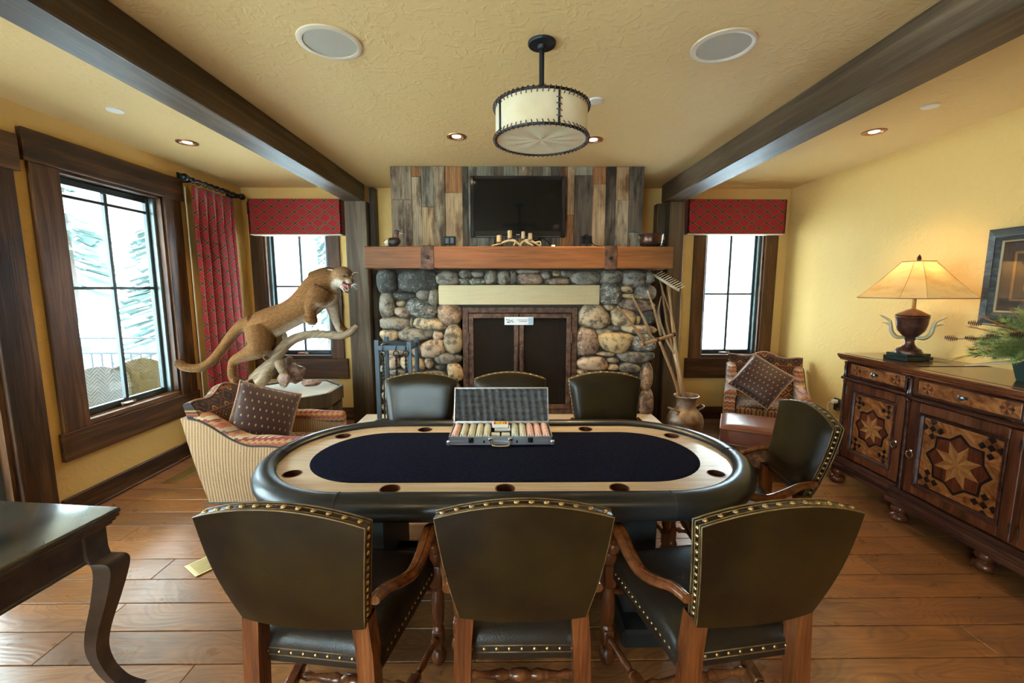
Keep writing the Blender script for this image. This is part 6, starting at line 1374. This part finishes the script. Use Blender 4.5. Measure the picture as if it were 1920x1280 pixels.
B().box(tx1-ix-.034, tx1-ix+.001, ty0+ix, ty1-ix, .588, .602, .004).box(tx0+ix, tx1-ix, ty1-ix-.034, ty1-ix+.001, .588, .602, .004).build('apron_bead', M_st, st)
def cab_leg(x, y, sx_, sy_):
    b = B(); W = .075
    prof = [(.0, .715, .075), (.0, .62, .075), (.004, .588, .075), (.030, .575, .078), (.040, .55, .078), (.034, .50, .072), (.012, .40, .062), (-.012, .30, .054), (-.022, .22, .048), (-.014, .14, .044), (.006, .07, .046), (.026, .03, .050), (.045, .002, .056)]
    rings = []
    for (o, z, w_) in [tuple(q) for q in catmull(prof[2:], 4)] if False else prof[:2]+[tuple(q) for q in catmull(prof[2:], 4)]:
        ox = x+sx_*o; oy = y+sy_*o; rings.append([b.bm.verts.new((ox-sx_*w_*a, oy-sy_*w_*c_, z)) for a, c_ in ((0, 0), (1, 0), (1, 1), (0, 1))])
    for A, C in zip(rings, rings[1:]):
        for k in range(4): b.bm.faces.new((A[k], A[(k+1) % 4], C[(k+1) % 4], C[k]))
    b.bm.faces.new(rings[0]); b.bm.faces.new(rings[-1]); bmesh.ops.recalc_face_normals(b.bm, faces=b.bm.faces)
    b.build('leg', M_st, st, smooth=35)
for x, y, a, c in ((tx1-.035, ty1-.035, 1, 1), (tx1-.035, ty0+.035, 1, -1), (tx0+.035, ty1-.035, -1, 1), (tx0+.035, ty0+.035, -1, -1)): cab_leg(x, y, a, c)
dl = Vector((tx1, ty1, 0))-st.location; rr2 = dl.copy(); rr2.rotate(Euler((0, 0, R(-6)))); st.location += dl-rr2; st.rotation_euler = (0, 0, R(-6))
# floor registers
def register(px, py, lab, w_, h_, rz, m):
    p = atZ(px, py, .002); t = thing('floor_register', lab, 'floor vent', (p.x, p.y, .0015), rz, 'floor registers')
    B().box(-w_/2, w_/2, -h_/2, h_/2, 0, .004, .0015).build('frame', m, t, world=False)
    sl = B(); n = int(w_/.018)
    for i in range(n): x = -w_/2+.02+(w_-.04)*i/(n-1); sl.box(x-.003, x+.003, -h_/2+.02, h_/2-.02, .0035, .0052)
    sl.build('louvres', M_brass, t, world=False, kind='stuff')
register(347, 888, 'brass floor register by the baseboard behind the left kilim armchair', .14, .34, R(0), M_brassdull)
register(412, 1046, 'pale brass floor register half hidden behind the left front leather armchair', .16, .30, R(-35), simple('pale_brass', (.55, .46, .22), .4, .5))
st2 = thing('round_stool', 'dark round stool only just showing in the bottom left corner', 'stool', (-1.74, 1.02, 0))
B().lathe([(.001, .40), (.20, .40), (.215, .42), (.215, .45), (.20, .468), (.001, .478)], (-1.74, 1.02, 0), 36).build('seat', M_redwood, st2, smooth=40)
for k in range(3): a = R(30+120*k); B().tube([(-1.74+.15*cos(a), 1.02+.15*sin(a), .40), (-1.74+.19*cos(a), 1.02+.19*sin(a), .002)], [.02, .014], 8, 1).build('leg', M_redwood, st2)
# ---------------------------------------------------------------- outside
M_snow = Mat('snow', (.80, .83, .88), .9); M_snow.bump(M_snow.noise(M_snow.co(), .6, 5), .5, .2); M_snow = M_snow.mat
def tz(x, y):
    d = math.hypot(max(0, -x-6, x-7), max(0, y-8.5)); return -1.0+min(d, 9)*.15+max(0, d-9)*.42+1.2*mnoise.noise(Vector((x*.12, y*.12, 0)))*min(1, d/6)
b = B(); b.grid(lambda u, v: (-46+92*u, -30+90*v, tz(-46+92*u, -30+90*v)-.3), 80, 80); b.build('snowy_ground', M_snow, smooth=True, kind='structure')
M_deck = wood('grey_deck_wood', (.25, .25, .25), (.45, .44, .42), (.62, .6, .58), 0, .8, .8, bs=.3)
dk_ = struct('floor_deck')
for i in range(26): B().box(-7.2, WL-.17, -1.2+i*.27, -1.2+i*.27+.262, -.14, -.10).build('plank', M_deck, dk_)
B().box(WL-.17, WR+.2, YB+.17, 8.2, -.14, -.10).box(-7.2, WL-.17, 5.8, 8.2, -.14, -.10).build('deck_slab', M_deck, dk_)
M_soff = simple('pale_soffit', (.52, .46, .34), .8); M_pbeam = wood('pale_porch_beam', (.22, .19, .14), (.40, .35, .25), (.52, .47, .35), 0, .7, .6, bs=.2)
B().box(-5.6, WL-.17, -3, 6.9, 2.86, 2.95).box(WL-.17, WR+.2, YB+.17, 6.9, 2.86, 2.95).build('ceiling_porch', M_soff, kind='structure')
tag(B().box(-5.6, WR+.2, 6.6, 6.8, 2.50, 2.80, .01).build('porch_beam', M_pbeam), 'pale timber porch beam outside across the tops of the back windows', 'beam')
tag(B().box(-5.6, WL-.2, 5.35, 5.5, 2.52, 2.74, .01).build('porch_beam', M_pbeam), 'pale timber cross beam seen through the top of the large left window', 'beam')
tag(B().tube([(-4.75, 5.42, 2.25), (-4.35, 5.42, 2.52)], .07, 4, 1).build('porch_brace', M_pbeam), 'diagonal timber porch brace outside the large left window', 'brace')
rg = thing('deck_railing', 'black metal deck railing outside the large left window', 'railing', (-5.2, 4.8, -.1)); RY = 4.80
for z in (1.03, .86, .02): B().box(-7, -3.3, RY-.012, RY+.012, z, z+.022).build('rail', M_iron, rg)
for i in range(34): x = -7+i*.11; B().box(x-.007, x+.007, RY-.007, RY+.007, .04, .86 if i % 4 else 1.03).build('baluster', M_iron, rg)
for x in (-7, -5.1, -3.32): B().box(x-.025, x+.025, RY-.025, RY+.025, -.1, 1.06).build('post', M_iron, rg)
g = Mat('grey_brown_wicker', (.18, .14, .11), .7); x, y, z = g.sep(g.co()); h = ((x+z)*30).tri(); h2 = ((x-z)*30).tri(); hh = g.mix((x*7).frac() > .5, h, h2)
g.col(g.mix(hh, (.028, .029, .031), (.080, .082, .088))).bump(hh, .6, .004); M_wick = g.mat
def wicker(loc, rz, lab):
    t = thing('wicker_chair', lab, 'patio chair', loc, rz, 'wicker chairs on the deck')
    sheet(lambda u, v: ((2*u-1)*.27, -.22-.10*v-.05*(1-(2*u-1)**2), .42+(.43+.09*cos((2*u-1)*pi/2))*v), lambda u, v: ((2*u-1)*.27, -.25-.10*v-.05*(1-(2*u-1)**2), .42+(.43+.09*cos((2*u-1)*pi/2))*v), 14, 8, M_wick, 'backrest', t)
    B().tube([(-.28, -.24, .40), (-.28, -.33, .83)]+[((2*u-1)*.28, -.335-.05*(1-(2*u-1)**2), .85+.09*cos((2*u-1)*pi/2)) for u in (.1, .3, .5, .7, .9)]+[(.28, -.33, .83), (.28, -.24, .40)], .016, 8, 3).build('back_rim', M_wick, t, world=False, smooth=True)
    B().box(-.27, .27, -.25, .27, .37, .43, .02, seg=2).build('seat', M_wick, t, world=False, smooth=40)
    for s in (-1, 1):
        B().tube([(s*.28, -.28, .64), (s*.30, .0, .66), (s*.29, .26, .62), (s*.27, .27, .0)], .02, 8, 3).build('arm', M_wick, t, world=False, smooth=True)
        B().bar((s*.25, -.23, .38), (s*.26, -.28, 0), .018).build('leg', M_wick, t, world=False)
    return t
w1_ = wicker((-3.78, 3.80, -.10), R(-150), 'wicker patio chair nearest the large window, rounded back towards the glass'); w2_ = wicker((-3.98, 4.42, -.10), R(62), 'second wicker patio chair by the railing outside the large window'); w1_.scale = (.8, .8, 1); w2_.scale = (.8, .8, 1.05)
# trees ----------------------------------------------------------------------
M_bark = simple('tree_bark', (.06, .045, .038), .9); M_needle = simple('blue_green_needles', (.05, .085, .075), .9)
def tree_proto(h, seed):
    t = thing('fir_tree', '', 'tree', (0, 0, 0), 0, 'fir trees on the snowy slope'); r_ = random.Random(seed)
    B().tube([(0, 0, -.5), (0, 0, h)], [.16, .02], 7, 1).build('trunk', M_bark, t, world=False)
    b = B()
    for i in range(300):
        z = h*(.12+.88*r_.random()**.8); L = (1-z/h)*h*.20+.15; a = r_.uniform(0, 2*pi); d = Vector((cos(a), sin(a), -.25)); p = Vector((0, 0, z)); q = p+d*L*r_.uniform(.6, 1.1)
        n_ = Vector((-sin(a), cos(a), 0)).normalized()*L*.16; b.poly([p, q-n_*.6+Vector((0, 0, -.12)), q+d*.1, q+n_*.6+Vector((0, 0, -.06))])
    b.build('foliage', M_needle, t, world=False, kind='stuff'); return t
f0 = tree_proto(6.5, 1); rs = random.Random(21); spots = []
TREES = [(-11, 9.5, 'fir tree seen in the left half of the large window'), (-9.2, 11.5, 'fir tree seen in the right half of the large window'), (-14, 14, 'more distant fir tree on the slope behind the large window'), (-16, 9, 'distant fir tree at the far left of the slope'),
  (-5.4, 13, 'fir tree behind the mountain lion window, left'), (-4.0, 16, 'fir tree behind the mountain lion window, right'), (5.2, 15, 'fir tree in the left panes of the window right of the fireplace'), (7.3, 17, 'fir tree in the right panes of the window right of the fireplace'), (-12.5, 6.2, 'fir tree low behind the deck railing')]
for i, (x, y, lab) in enumerate(TREES):
    o = f0 if i == 0 else copytree(f0); o.location = (x, y, tz(x, y)-.4); o.rotation_euler = (0, 0, rs.uniform(0, 6)); o['label'] = lab; s = rs.uniform(.7, 1.15); o.scale = (s, s, s)
